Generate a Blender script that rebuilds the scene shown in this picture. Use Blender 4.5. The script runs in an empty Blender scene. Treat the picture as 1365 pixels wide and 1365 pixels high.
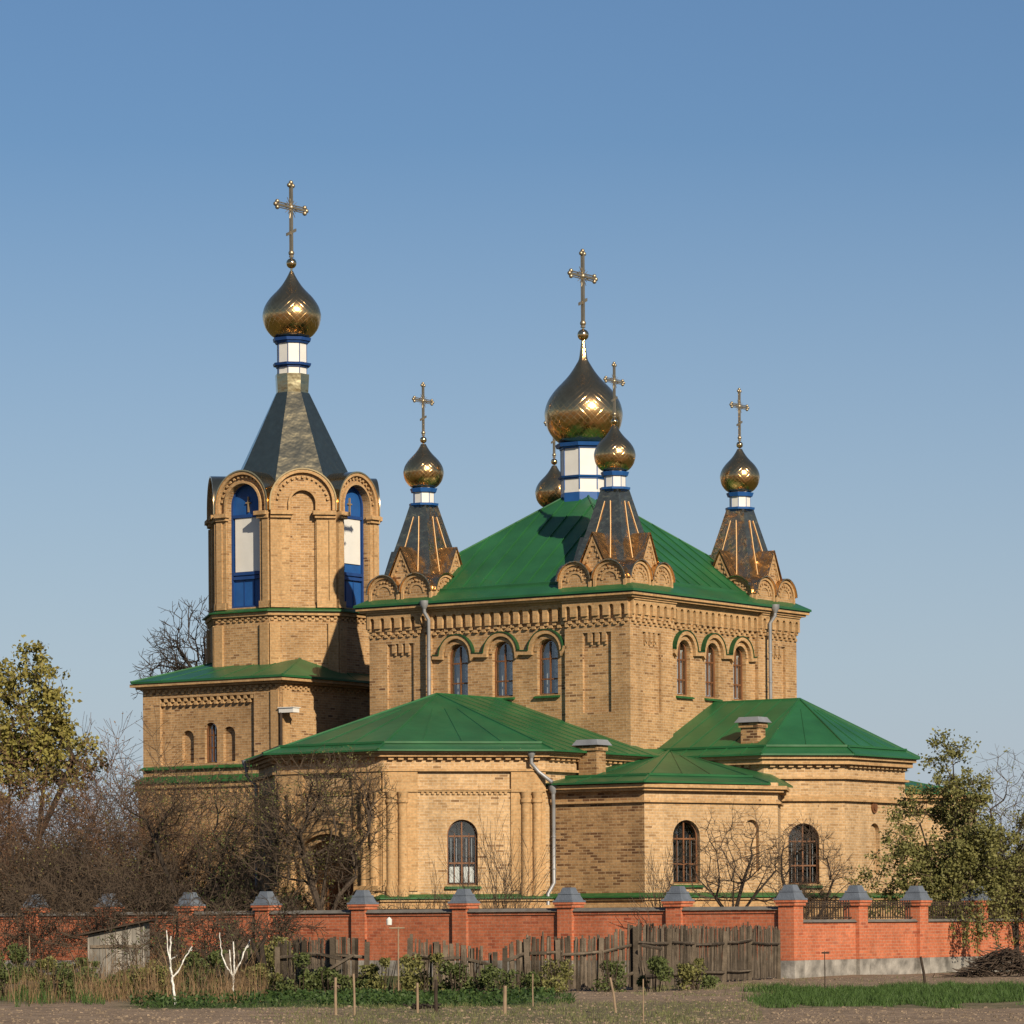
import bpy, bmesh, math, random
from math import sin, cos, pi, radians, sqrt, atan2, hypot
from mathutils import Vector, Matrix, noise
random.seed(7)
scene = bpy.context.scene
col = scene.collection

# ------------------------------------------------------------------ camera
cam_d = bpy.data.cameras.new("camera"); cam = bpy.data.objects.new("camera", cam_d); col.objects.link(cam)
scene.camera = cam
cam_d.sensor_width = 36; cam_d.lens = 36 * 5100 / 1365
cam_d.shift_x = -0.0028; cam_d.shift_y = (1230 - 682.5) / 1365
cam_d.clip_start = 1; cam_d.clip_end = 6000
cam.location = (0, 0, 1.4)
cam.rotation_mode = 'XYZ'
cam.matrix_world = Matrix.Translation((0, 0, 1.4)) @ Matrix.Rotation(radians(90), 4, 'X') @ Matrix.Rotation(radians(-0.37), 4, 'Z')
scene.render.resolution_x = 1024; scene.render.resolution_y = 1024

# ------------------------------------------------------------------ sky, sun, exposure
SUN_AZ, SUN_EL = 154.8, 27.0       # clockwise from +Y
w = bpy.data.worlds.new("World"); scene.world = w; w.use_nodes = True
nt = w.node_tree; nt.nodes.clear()
sky = nt.nodes.new('ShaderNodeTexSky'); sky.sky_type = 'NISHITA'; sky.sun_disc = False
sky.sun_elevation = radians(SUN_EL); sky.sun_rotation = radians(SUN_AZ)
sky.air_density = 1.0; sky.dust_density = 0.6; sky.ozone_density = 2.2; sky.altitude = 100
hs = nt.nodes.new('ShaderNodeHueSaturation'); hs.inputs['Saturation'].default_value = 1.32; hs.inputs['Hue'].default_value = .506
bg = nt.nodes.new('ShaderNodeBackground'); bg.inputs['Strength'].default_value = 0.052
wo = nt.nodes.new('ShaderNodeOutputWorld')
tcw = nt.nodes.new('ShaderNodeTexCoord'); sx = nt.nodes.new('ShaderNodeSeparateXYZ'); nt.links.new(tcw.outputs['Generated'], sx.inputs[0])
mrw = nt.nodes.new('ShaderNodeMapRange'); mrw.inputs['From Min'].default_value = 0.0; mrw.inputs['From Max'].default_value = .20; mrw.inputs['To Min'].default_value = .80; mrw.inputs['To Max'].default_value = 0.12
nt.links.new(sx.outputs['Z'], mrw.inputs['Value'])
mxw = nt.nodes.new('ShaderNodeMix'); mxw.data_type = 'RGBA'; nt.links.new(mrw.outputs[0], mxw.inputs['Factor'])
nt.links.new(sky.outputs[0], hs.inputs['Color']); nt.links.new(hs.outputs[0], mxw.inputs[6]); mxw.inputs[7].default_value = (5.8, 6.7, 8.7, 1); nt.links.new(mxw.outputs[2], bg.inputs['Color']); nt.links.new(bg.outputs[0], wo.inputs['Surface'])
sd = bpy.data.lights.new("sun", 'SUN'); sd.energy = 4.9; sd.angle = radians(0.55); sd.color = (1.0, 0.86, 0.66)
sun = bpy.data.objects.new("sun", sd); col.objects.link(sun)
S = Vector((sin(radians(SUN_AZ)) * cos(radians(SUN_EL)), cos(radians(SUN_AZ)) * cos(radians(SUN_EL)), sin(radians(SUN_EL))))
sun.rotation_mode = 'QUATERNION'; sun.rotation_quaternion = S.to_track_quat('Z', 'Y'); sun.location = (30, -30, 60)
scene.view_settings.view_transform = 'Standard'; scene.view_settings.look = 'None'
scene.view_settings.exposure = 0.5; scene.view_settings.gamma = 1

# ------------------------------------------------------------------ materials
def mat(name):
    m = bpy.data.materials.new(name); m.use_nodes = True
    n = m.node_tree; b = n.nodes['Principled BSDF']
    return m, n, b
KA = .68      # real-world reflectances: everything painted, fired or grown is scaled once
def rgba(c): return (c[0], c[1], c[2], 1)
def ka(c): return (c[0] * KA, c[1] * KA, c[2] * KA)
def simple(name, c, rough=.7, metal=0, var=.12, nscale=3.0, spec=.3, bump=0.0, bscale=20, rnd=0.0):
    m, n, b = mat(name)
    tc = n.nodes.new('ShaderNodeTexCoord'); no = n.nodes.new('ShaderNodeTexNoise'); no.inputs['Scale'].default_value = nscale
    no.inputs['Detail'].default_value = 6
    n.links.new(tc.outputs['Object'], no.inputs['Vector'])
    mr = n.nodes.new('ShaderNodeMapRange'); mr.inputs['From Min'].default_value = .3; mr.inputs['From Max'].default_value = .7
    mr.inputs['To Min'].default_value = 1 - var; mr.inputs['To Max'].default_value = 1 + var
    n.links.new(no.outputs['Fac'], mr.inputs['Value'])
    mx = n.nodes.new('ShaderNodeMix'); mx.data_type = 'RGBA'; mx.blend_type = 'MULTIPLY'; mx.inputs['Factor'].default_value = 1
    mx.inputs[6].default_value = rgba(c if metal > .5 else ka(c)); n.links.new(mr.outputs[0], mx.inputs[7])
    out = mx.outputs[2]
    if rnd:
        at = n.nodes.new('ShaderNodeAttribute'); at.attribute_name = 'rnd'
        m2 = n.nodes.new('ShaderNodeMapRange'); m2.inputs['To Min'].default_value = 1 - rnd; m2.inputs['To Max'].default_value = 1 + rnd
        n.links.new(at.outputs['Fac'], m2.inputs['Value'])
        mx2 = n.nodes.new('ShaderNodeMix'); mx2.data_type = 'RGBA'; mx2.blend_type = 'MULTIPLY'; mx2.inputs['Factor'].default_value = 1
        n.links.new(out, mx2.inputs[6]); n.links.new(m2.outputs[0], mx2.inputs[7]); out = mx2.outputs[2]
    n.links.new(out, b.inputs['Base Color'])
    b.inputs['Roughness'].default_value = rough; b.inputs['Metallic'].default_value = metal
    b.inputs['Specular IOR Level'].default_value = spec
    if bump:
        n2 = n.nodes.new('ShaderNodeTexNoise'); n2.inputs['Scale'].default_value = bscale; n.links.new(tc.outputs['Object'], n2.inputs['Vector'])
        bp = n.nodes.new('ShaderNodeBump'); bp.inputs['Strength'].default_value = bump; bp.inputs['Distance'].default_value = .05
        n.links.new(n2.outputs['Fac'], bp.inputs['Height']); n.links.new(bp.outputs[0], b.inputs['Normal'])
    return m
def leafmat(name, c1, c2, rough=.6, trans=.25):
    m, n, b = mat(name)
    at = n.nodes.new('ShaderNodeAttribute'); at.attribute_name = 'rnd'
    cr = n.nodes.new('ShaderNodeValToRGB'); cr.color_ramp.elements[0].color = rgba(c1); cr.color_ramp.elements[1].color = rgba(c2)
    n.links.new(at.outputs['Fac'], cr.inputs['Fac']); n.links.new(cr.outputs[0], b.inputs['Base Color'])
    b.inputs['Roughness'].default_value = rough; b.inputs['Specular IOR Level'].default_value = .25
    if trans:
        tr = n.nodes.new('ShaderNodeBsdfTranslucent'); n.links.new(cr.outputs[0], tr.inputs['Color'])
        ms = n.nodes.new('ShaderNodeMixShader'); ms.inputs['Fac'].default_value = trans
        o = n.nodes['Material Output']
        n.links.new(b.outputs[0], ms.inputs[1]); n.links.new(tr.outputs[0], ms.inputs[2]); n.links.new(ms.outputs[0], o.inputs['Surface'])
    return m
def brick(name, c1, c2, mortar, dark, darkamt, bw=.25, bh=.078, var=.25, bump=.5, stain=(1, 1, 1), msize=.011, efflo=0.0):
    c1, c2, mortar, dark = ka(c1), ka(c2), ka(mortar), ka(dark)
    m, n, b = mat(name)
    uv = n.nodes.new('ShaderNodeUVMap')
    # slight wobble so that courses are not ruler straight
    def bt(ca, cb, cm, off=0.0):
        t = n.nodes.new('ShaderNodeTexBrick'); t.inputs['Scale'].default_value = 1
        t.inputs['Brick Width'].default_value = bw; t.inputs['Row Height'].default_value = bh
        t.inputs['Mortar Size'].default_value = msize; t.inputs['Mortar Smooth'].default_value = .3
        t.inputs['Color1'].default_value = ca; t.inputs['Color2'].default_value = cb; t.inputs['Mortar'].default_value = cm
        n.links.new(uv.outputs[0], t.inputs['Vector']); return t
    t1 = bt(rgba(c1), rgba(c2), rgba(mortar))
    t2 = bt((0, 0, 0, 1), (1, 1, 1, 1), (0.3, .3, .3, 1))
    cr = n.nodes.new('ShaderNodeValToRGB'); cr.color_ramp.elements[0].position = 1 - darkamt; cr.color_ramp.elements[1].position = min(1, 1 - darkamt + .12)
    n.links.new(t2.outputs['Color'], cr.inputs['Fac'])
    # clustered dark bricks
    tc = n.nodes.new('ShaderNodeTexCoord')
    no = n.nodes.new('ShaderNodeTexNoise'); no.inputs['Scale'].default_value = 1.1; no.inputs['Detail'].default_value = 5
    n.links.new(tc.outputs['Object'], no.inputs['Vector'])
    mr = n.nodes.new('ShaderNodeMapRange'); mr.inputs['From Min'].default_value = .38; mr.inputs['From Max'].default_value = .62
    n.links.new(no.outputs['Fac'], mr.inputs['Value'])
    mu = n.nodes.new('ShaderNodeMath'); mu.operation = 'MULTIPLY'; n.links.new(cr.outputs[0], mu.inputs[0]); n.links.new(mr.outputs[0], mu.inputs[1])
    mx = n.nodes.new('ShaderNodeMix'); mx.data_type = 'RGBA'; n.links.new(mu.outputs[0], mx.inputs['Factor'])
    n.links.new(t1.outputs['Color'], mx.inputs[6]); mx.inputs[7].default_value = rgba(dark)
    # large blotches + fine grain
    n3 = n.nodes.new('ShaderNodeTexNoise'); n3.inputs['Scale'].default_value = .55; n3.inputs['Detail'].default_value = 8; n3.inputs['Roughness'].default_value = .65
    n.links.new(tc.outputs['Object'], n3.inputs['Vector'])
    m3 = n.nodes.new('ShaderNodeMapRange'); m3.inputs['From Min'].default_value = .3; m3.inputs['From Max'].default_value = .7
    m3.inputs['To Min'].default_value = 1 - var; m3.inputs['To Max'].default_value = 1 + var * .8
    n.links.new(n3.outputs['Fac'], m3.inputs['Value'])
    n4 = n.nodes.new('ShaderNodeTexNoise'); n4.inputs['Scale'].default_value = 14; n4.inputs['Detail'].default_value = 4
    n.links.new(tc.outputs['Object'], n4.inputs['Vector'])
    m4 = n.nodes.new('ShaderNodeMapRange'); m4.inputs['From Min'].default_value = .3; m4.inputs['From Max'].default_value = .7
    m4.inputs['To Min'].default_value = .82; m4.inputs['To Max'].default_value = 1.16
    n.links.new(n4.outputs['Fac'], m4.inputs['Value'])
    mpz = n.nodes.new('ShaderNodeMapping'); mpz.inputs['Scale'].default_value = (2.2, 2.2, .22); n.links.new(tc.outputs['Object'], mpz.inputs['Vector'])
    n6 = n.nodes.new('ShaderNodeTexNoise'); n6.inputs['Scale'].default_value = 1; n6.inputs['Detail'].default_value = 5; n.links.new(mpz.outputs[0], n6.inputs['Vector'])
    m6_ = n.nodes.new('ShaderNodeMapRange'); m6_.inputs['From Min'].default_value = .35; m6_.inputs['From Max'].default_value = .6; m6_.inputs['To Min'].default_value = .88; m6_.inputs['To Max'].default_value = 1.06
    n.links.new(n6.outputs['Fac'], m6_.inputs['Value'])
    a0 = n.nodes.new('ShaderNodeMath'); a0.operation = 'MULTIPLY'; n.links.new(m3.outputs[0], a0.inputs[0]); n.links.new(m6_.outputs[0], a0.inputs[1])
    a = n.nodes.new('ShaderNodeMath'); a.operation = 'MULTIPLY'; n.links.new(a0.outputs[0], a.inputs[0]); n.links.new(m4.outputs[0], a.inputs[1])
    mm = n.nodes.new('ShaderNodeMix'); mm.data_type = 'RGBA'; mm.blend_type = 'MULTIPLY'; mm.inputs['Factor'].default_value = 1
    n.links.new(mx.outputs[2], mm.inputs[6]); n.links.new(a.outputs[0], mm.inputs[7])
    out = mm.outputs[2]
    if efflo:
        n5 = n.nodes.new('ShaderNodeTexNoise'); n5.inputs['Scale'].default_value = 1.6; n5.inputs['Detail'].default_value = 9; n5.inputs['Roughness'].default_value = .75
        n.links.new(tc.outputs['Object'], n5.inputs['Vector'])
        m5 = n.nodes.new('ShaderNodeMapRange'); m5.inputs['From Min'].default_value = .55; m5.inputs['From Max'].default_value = .8; m5.inputs['To Max'].default_value = efflo
        n.links.new(n5.outputs['Fac'], m5.inputs['Value'])
        m6 = n.nodes.new('ShaderNodeMix'); m6.data_type = 'RGBA'; n.links.new(m5.outputs[0], m6.inputs['Factor']); n.links.new(out, m6.inputs[6])
        m6.inputs[7].default_value = rgba(mortar); out = m6.outputs[2]
    n.links.new(out, b.inputs['Base Color'])
    b.inputs['Roughness'].default_value = .9; b.inputs['Specular IOR Level'].default_value = .15
    bp = n.nodes.new('ShaderNodeBump'); bp.inputs['Strength'].default_value = bump; bp.inputs['Distance'].default_value = .012; bp.invert = True
    n.links.new(t1.outputs['Fac'], bp.inputs['Height']); n.links.new(bp.outputs[0], b.inputs['Normal'])
    return m
def mirror_metal(name, c, rough, shingle=None, wave=0.0, wscale=2.0, bs=.4):
    m, n, b = mat(name)
    b.inputs['Base Color'].default_value = rgba(c); b.inputs['Metallic'].default_value = 1; b.inputs['Roughness'].default_value = rough
    tc = n.nodes.new('ShaderNodeTexCoord')
    no = n.nodes.new('ShaderNodeTexNoise'); no.inputs['Scale'].default_value = wscale; no.inputs['Detail'].default_value = 3
    n.links.new(tc.outputs['Object'], no.inputs['Vector'])
    bp = n.nodes.new('ShaderNodeBump'); bp.inputs['Strength'].default_value = wave; bp.inputs['Distance'].default_value = .1
    n.links.new(no.outputs['Fac'], bp.inputs['Height']); last = bp
    mr = n.nodes.new('ShaderNodeMapRange'); mr.inputs['To Min'].default_value = .7; mr.inputs['To Max'].default_value = 1.15
    no2 = n.nodes.new('ShaderNodeTexNoise'); no2.inputs['Scale'].default_value = 6; n.links.new(tc.outputs['Object'], no2.inputs['Vector'])
    n.links.new(no2.outputs['Fac'], mr.inputs['Value'])
    mx = n.nodes.new('ShaderNodeMix'); mx.data_type = 'RGBA'; mx.blend_type = 'MULTIPLY'; mx.inputs['Factor'].default_value = 1
    mx.inputs[6].default_value = rgba(c); n.links.new(mr.outputs[0], mx.inputs[7]); n.links.new(mx.outputs[2], b.inputs['Base Color'])
    if shingle:
        uv = n.nodes.new('ShaderNodeUVMap'); mp = n.nodes.new('ShaderNodeMapping'); mp.inputs['Rotation'].default_value = (0, 0, radians(45))
        n.links.new(uv.outputs[0], mp.inputs['Vector'])
        t = n.nodes.new('ShaderNodeTexBrick'); t.offset = 0; t.inputs['Scale'].default_value = 1; t.inputs['Brick Width'].default_value = shingle; t.inputs['Row Height'].default_value = shingle
        t.inputs['Mortar Size'].default_value = shingle * .09; t.inputs['Mortar Smooth'].default_value = .8
        t.inputs['Color1'].default_value = (0, 0, 0, 1); t.inputs['Color2'].default_value = (1, 1, 1, 1)
        n.links.new(mp.outputs[0], t.inputs['Vector'])
        b2 = n.nodes.new('ShaderNodeBump'); b2.inputs['Strength'].default_value = bs; b2.inputs['Distance'].default_value = .02; b2.invert = True
        n.links.new(t.outputs['Fac'], b2.inputs['Height']); n.links.new(bp.outputs[0], b2.inputs['Normal']); last = b2
    n.links.new(last.outputs[0], b.inputs['Normal'])
    return m
M = {}
M['brick'] = brick('yellow_brick', (.56, .345, .165), (.39, .22, .095), (.54, .39, .24), (.16, .08, .04), .14, var=.20)
M['brick_pale'] = brick('pale_yellow_brick', (.64, .425, .225), (.48, .295, .14), (.60, .45, .29), (.20, .11, .055), .12, var=.16)
M['brick_worn'] = brick('worn_yellow_brick', (.48, .29, .135), (.29, .155, .07), (.47, .33, .19), (.13, .062, .03), .42, var=.22)
M['brick_trim'] = brick('trim_brick', (.58, .36, .175), (.48, .285, .13), (.50, .35, .19), (.30, .17, .08), .06, var=.12, bump=.25)
M['brick_red'] = brick('red_brick', (.60, .185, .09), (.50, .145, .07), (.50, .27, .18), (.34, .085, .045), .15, bh=.08, var=.16, bump=.35, msize=.008, efflo=.7)
M['green'] = simple('green_roof_paint', (.024, .125, .042), .40, 0, .20, .9, spec=.35, bump=.35, bscale=1.6)
M['green_trim'] = simple('green_trim_paint', (.025, .12, .032), .5, 0, .25, 5, spec=.3)
M['hood_green'] = simple('dark_hood_paint', (.018, .075, .025), .5, 0, .25, 5)
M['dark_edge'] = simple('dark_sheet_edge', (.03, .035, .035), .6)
M['gold'] = mirror_metal('gold_shingles', (.74, .46, .20), .19, .16, .10, 3.0, .28)
M['gold_small'] = mirror_metal('small_gold_shingles', (.74, .46, .20), .18, .10, .10, 4.0, .25)
M['gold_plain'] = mirror_metal('polished_gold', (.72, .50, .25), .15, None, .05, 3.0)
M['gold_strip'] = simple('gold_strip', (.36, .25, .13), .6, .6, .1, spec=.5)
M['tent'] = mirror_metal('dark_gold_mirror_sheet', (.50, .42, .25), .22, None, .5, 1.5)
M['tent_small'] = mirror_metal('small_dark_mirror_sheet', (.66, .45, .24), .25, None, .8, 2.6)
M['cross_metal'] = simple('cross_metal', (.34, .28, .19), .42, .85, .15)
M['white'] = simple('white_paint', (.80, .79, .75), .5, 0, .04)
M['blue'] = simple('blue_paint', (.018, .10, .33), .45, 0, .12)
M['blue_dark'] = simple('dark_blue_paint', (.015, .06, .22), .45, 0, .12)
M['wood_frame'] = simple('brown_window_wood', (.20, .085, .035), .6, 0, .2)
M['zinc'] = simple('zinc_sheet', (.34, .35, .37), .5, .35, .15)
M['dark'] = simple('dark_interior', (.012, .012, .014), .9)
M['curtain'] = simple('white_curtain', (.62, .62, .60), .9, 0, .06, 8)
M['curtain_dim'] = simple('grey_curtain', (.30, .31, .33), .9, 0, .10, 8)
M['slate'] = simple('grey_blue_cap', (.135, .16, .20), .7, 0, .18, 4, bump=.2)
M['coping'] = simple('grey_coping', (.17, .16, .145), .8, 0, .2, 4)
M['concrete'] = simple('stained_concrete', (.30, .28, .25), .9, 0, .6, 2.4, bump=.3, bscale=12)
M['wood_grey'] = simple('weathered_board', (.125, .10, .075), .9, 0, .35, 5, spec=.1, bump=.3, bscale=30, rnd=.6)
M['wood_silver'] = simple('silvered_board', (.27, .25, .22), .9, 0, .25, 4, spec=.1, rnd=.3)
M['wood_stake'] = simple('pale_stake', (.33, .24, .16), .9, 0, .25, 4, spec=.1)
M['wood_dark'] = simple('dark_wood', (.06, .045, .035), .9, 0, .25, 4, spec=.1)
M['bark'] = simple('grey_bark', (.085, .065, .05), .95, 0, .35, 6, spec=.1, bump=.6, bscale=20)
M['bark_dark'] = simple('dark_bark', (.045, .036, .030), .95, 0, .35, 6, spec=.1)
M['twig'] = simple('grey_twigs', (.085, .062, .046), .9, 0, .3, 2, spec=.15)
M['twig_dark'] = simple('dark_twigs', (.082, .060, .043), .9, 0, .3, 2, spec=.15)
M['twig_red'] = simple('reddish_twigs', (.13, .075, .048), .9, 0, .3, 2, spec=.15)
M['white_bark'] = simple('limewashed_bark', (.80, .78, .73), .9, 0, .42, 22, spec=.1)
M['leaf_maple'] = leafmat('budding_maple_leaf', (.16, .125, .03), (.27, .255, .07))
M['leaf_green'] = leafmat('fresh_leaf', (.05, .065, .02), (.11, .135, .042))
M['leaf_olive'] = leafmat('olive_leaf', (.09, .095, .028), (.20, .19, .065))
M['leaf_bud'] = leafmat('opening_bud', (.10, .10, .03), (.17, .17, .05))
M['leaf_rust'] = leafmat('rusty_bud', (.13, .072, .036), (.22, .135, .07))
M['leaf_straw'] = leafmat('leaf_row', (.02, .045, .010), (.06, .10, .025))
M['grass'] = leafmat('grass_blade', (.03, .06, .012), (.07, .125, .03))
M['grass_dry'] = leafmat('thin_grass_blade', (.10, .115, .04), (.17, .17, .07))
M['reed'] = leafmat('dry_stalk', (.10, .065, .035), (.26, .165, .085))

# ------------------------------------------------------------------ mesh builder
class MB:
    def __init__(s): s.v = []; s.f = []; s.uv = []; s.r = []; s.mi = []; s.cur = 0; s.rn = None
    def face(s, pts, uv=None, r=None):
        i = len(s.v); s.v.extend(tuple(p) for p in pts); s.f.append(tuple(range(i, i + len(pts)))); s.uv.append(uv)
        s.r.append(s.rn if r is None and s.rn is not None else (random.random() if r is None else r)); s.mi.append(s.cur)
    def hexa(s, P):   # 8 points: bottom 4, top 4
        a = P
        for q in ((0, 3, 2, 1), (4, 5, 6, 7), (0, 1, 5, 4), (1, 2, 6, 5), (2, 3, 7, 6), (3, 0, 4, 7)): s.face([a[k] for k in q])
    def box(s, x0, x1, y0, y1, z0, z1):
        s.hexa([(x0, y0, z0), (x1, y0, z0), (x1, y1, z0), (x0, y1, z0), (x0, y0, z1), (x1, y0, z1), (x1, y1, z1), (x0, y1, z1)])
    def fbox(s, F, s0, s1, d0, d1, z0, z1):
        s.hexa([F.p(s0, d0, z0), F.p(s1, d0, z0), F.p(s1, d1, z0), F.p(s0, d1, z0), F.p(s0, d0, z1), F.p(s1, d0, z1), F.p(s1, d1, z1), F.p(s0, d1, z1)])
    def fpoly(s, F, poly, d0, d1, back=False):
        s.face([F.p(a, d1, z) for a, z in poly])
        if back: s.face([F.p(a, d0, z) for a, z in reversed(poly)])
        n = len(poly)
        for i in range(n):
            a, b = poly[i], poly[(i + 1) % n]
            s.face([F.p(a[0], d0, a[1]), F.p(b[0], d0, b[1]), F.p(b[0], d1, b[1]), F.p(a[0], d1, a[1])])
    def band(s, F, path, t0, t1, d0, d1, closed=False):
        n = len(path); O = []; I = []
        for i, (x, z) in enumerate(path):
            if closed: a = path[i - 1]; b = path[(i + 1) % n]
            else: a = path[max(0, i - 1)]; b = path[min(n - 1, i + 1)]
            e1 = Vector((x - a[0], z - a[1])); e2 = Vector((b[0] - x, b[1] - z))
            if e1.length < 1e-6: e1 = e2
            if e2.length < 1e-6: e2 = e1
            e1.normalize(); e2.normalize(); t = (e1 + e2)
            t = t.normalized() if t.length > 1e-6 else e1
            nn = Vector((-t.y, t.x)); k = 1 / max(.5, nn.dot(Vector((-e1.y, e1.x))))
            O.append((x + nn.x * t1 * k, z + nn.y * t1 * k)); I.append((x + nn.x * t0 * k, z + nn.y * t0 * k))
        m = n if closed else n - 1
        for i in range(m):
            j = (i + 1) % n
            s.face([F.p(*_(I[i], d1)), F.p(*_(I[j], d1)), F.p(*_(O[j], d1)), F.p(*_(O[i], d1))])
            s.face([F.p(*_(O[i], d1)), F.p(*_(O[j], d1)), F.p(*_(O[j], d0)), F.p(*_(O[i], d0))])
            s.face([F.p(*_(I[i], d0)), F.p(*_(I[j], d0)), F.p(*_(I[j], d1)), F.p(*_(I[i], d1))])
        if not closed:
            for i in (0, n - 1): s.face([F.p(*_(I[i], d0)), F.p(*_(I[i], d1)), F.p(*_(O[i], d1)), F.p(*_(O[i], d0))])
    def lathe(s, prof, n, c=(0, 0), ph=0.0, squash=None):
        arc = 0; rm = max(r for r, z in prof)
        for k in range(len(prof) - 1):
            (r0, z0), (r1, z1) = prof[k], prof[k + 1]; dl = hypot(r1 - r0, z1 - z0)
            for i in range(n):
                a0 = ph + 2 * pi * i / n; a1 = ph + 2 * pi * (i + 1) / n
                P = []; U = []
                for (r, a, v, z) in ((r0, a0, arc, z0), (r0, a1, arc, z0), (r1, a1, arc + dl, z1), (r1, a0, arc + dl, z1)):
                    if r < 1e-5 and P and (Vector(P[-1]) - Vector((c[0], c[1], z))).length < 1e-5: continue
                    P.append((c[0] + r * cos(a), c[1] + r * sin(a), z)); U.append(((a) * rm, v))
                if r0 < 1e-5: P = P[:1] + P[2:] if len(P) == 4 else P; U = U[:1] + U[2:] if len(U) == 4 else U
                if len(P) >= 3: s.face(P, U[:len(P)])
            arc += dl
    def tube(s, pts, rad, n=6, cap=True):
        rings = []; pts = [Vector(p) for p in pts]; up = None
        for i, p in enumerate(pts):
            d = (pts[min(i + 1, len(pts) - 1)] - pts[max(i - 1, 0)])
            d = d.normalized() if d.length > 1e-9 else Vector((0, 0, 1))
            u = d.cross(Vector((.31, .17, .93)) if abs(d.z) < .9 else Vector((1, .2, 0))).normalized(); v = d.cross(u)
            r = rad[i] if isinstance(rad, (list, tuple)) else rad
            rings.append([p + (u * cos(2 * pi * k / n) + v * sin(2 * pi * k / n)) * r for k in range(n)])
        for i in range(len(rings) - 1):
            for k in range(n):
                s.face([rings[i][k], rings[i][(k + 1) % n], rings[i + 1][(k + 1) % n], rings[i + 1][k]])
        if cap and n > 3: s.face(rings[0][::-1]); s.face(rings[-1])
    def ball(s, c, r, n=10):
        prof = [(max(0, r * sin(pi * k / (n // 2 + 1))), c[2] - r * cos(pi * k / (n // 2 + 1))) for k in range(n // 2 + 2)]
        prof[0] = (0, prof[0][1]); prof[-1] = (0, prof[-1][1]); s.lathe(prof, n, (c[0], c[1]))
    def build(s, name, material, parent=None, smooth=False, recalc=False, ca=40):
        me = bpy.data.meshes.new(name)
        me.from_pydata(s.v, [], s.f)
        uvl = me.uv_layers.new(name='UVMap'); data = [0.0] * (2 * len(me.loops)); li = 0
        V = s.v
        for fi, f in enumerate(s.f):
            uv = s.uv[fi]
            if uv is None:
                p0, p1, p2 = V[f[0]], V[f[1]], V[f[2]]
                ax, ay, az = p1[0] - p0[0], p1[1] - p0[1], p1[2] - p0[2]; bx, by, bz = p2[0] - p0[0], p2[1] - p0[1], p2[2] - p0[2]
                nx, ny, nz = ay * bz - az * by, az * bx - ax * bz, ax * by - ay * bx
                h = hypot(nx, ny)
                if h > .5 * abs(nz) and h > 1e-12:
                    tx, ty = -ny / h, nx / h
                    for i in f: p = V[i]; data[li] = p[0] * tx + p[1] * ty; data[li + 1] = p[2]; li += 2
                else:
                    for i in f: p = V[i]; data[li] = p[0]; data[li + 1] = p[1]; li += 2
            else:
                for q in uv: data[li] = q[0]; data[li + 1] = q[1]; li += 2
        uvl.data.foreach_set('uv', data)
        at = me.attributes.new('rnd', 'FLOAT', 'FACE'); at.data.foreach_set('value', s.r)
        ms = material if isinstance(material, (list, tuple)) else [material]
        for m in ms: me.materials.append(m)
        if len(ms) > 1: me.polygons.foreach_set('material_index', s.mi)
        if recalc or smooth:
            bm = bmesh.new(); bm.from_mesh(me); bmesh.ops.remove_doubles(bm, verts=bm.verts, dist=.0006)
            bmesh.ops.recalc_face_normals(bm, faces=bm.faces); bm.to_mesh(me); bm.free()
        if smooth:
            me.polygons.foreach_set('use_smooth', [True] * len(me.polygons))
            me.set_sharp_from_angle(angle=radians(ca))
        me.update()
        o = bpy.data.objects.new(name, me); col.objects.link(o)
        if parent: o.parent = parent
        return o
def _(q, d): return (q[0], d, q[1])
class Fc:
    """facet frame: s along the wall, d outwards, z up.  plan points are (a, b) with local x = -a, y = b"""
    def __init__(f, p0, p1, c=(0, 0)):
        f.o = Vector((-p0[0], p0[1])); e = Vector((-p1[0], p1[1])); f.L = (e - f.o).length; f.t = (e - f.o) / f.L
        f.n = Vector((f.t.y, -f.t.x)); cc = Vector((-c[0], c[1]))
        if (f.o - cc).dot(f.n) < 0: f.n = -f.n
    def p(f, s, d, z): q = f.o + f.t * s + f.n * d; return (q.x, q.y, z)
def tag(o, label=None, cat=None, group=None, kind=None):
    if label: o['label'] = label
    if cat: o['category'] = cat
    if group: o['group'] = group
    if kind: o['kind'] = kind
    return o
def empty(name, loc=(0, 0, 0), rz=0):
    o = bpy.data.objects.new(name, None); o.location = loc; o.rotation_euler = (0, 0, rz); o.empty_display_size = .3; col.objects.link(o); return o
def arc(c, zc, r, a0=180, a1=0, n=14):
    return [(c + r * cos(radians(a0 + (a1 - a0) * i / n)), zc + r * sin(radians(a0 + (a1 - a0) * i / n))) for i in range(n + 1)]
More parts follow.
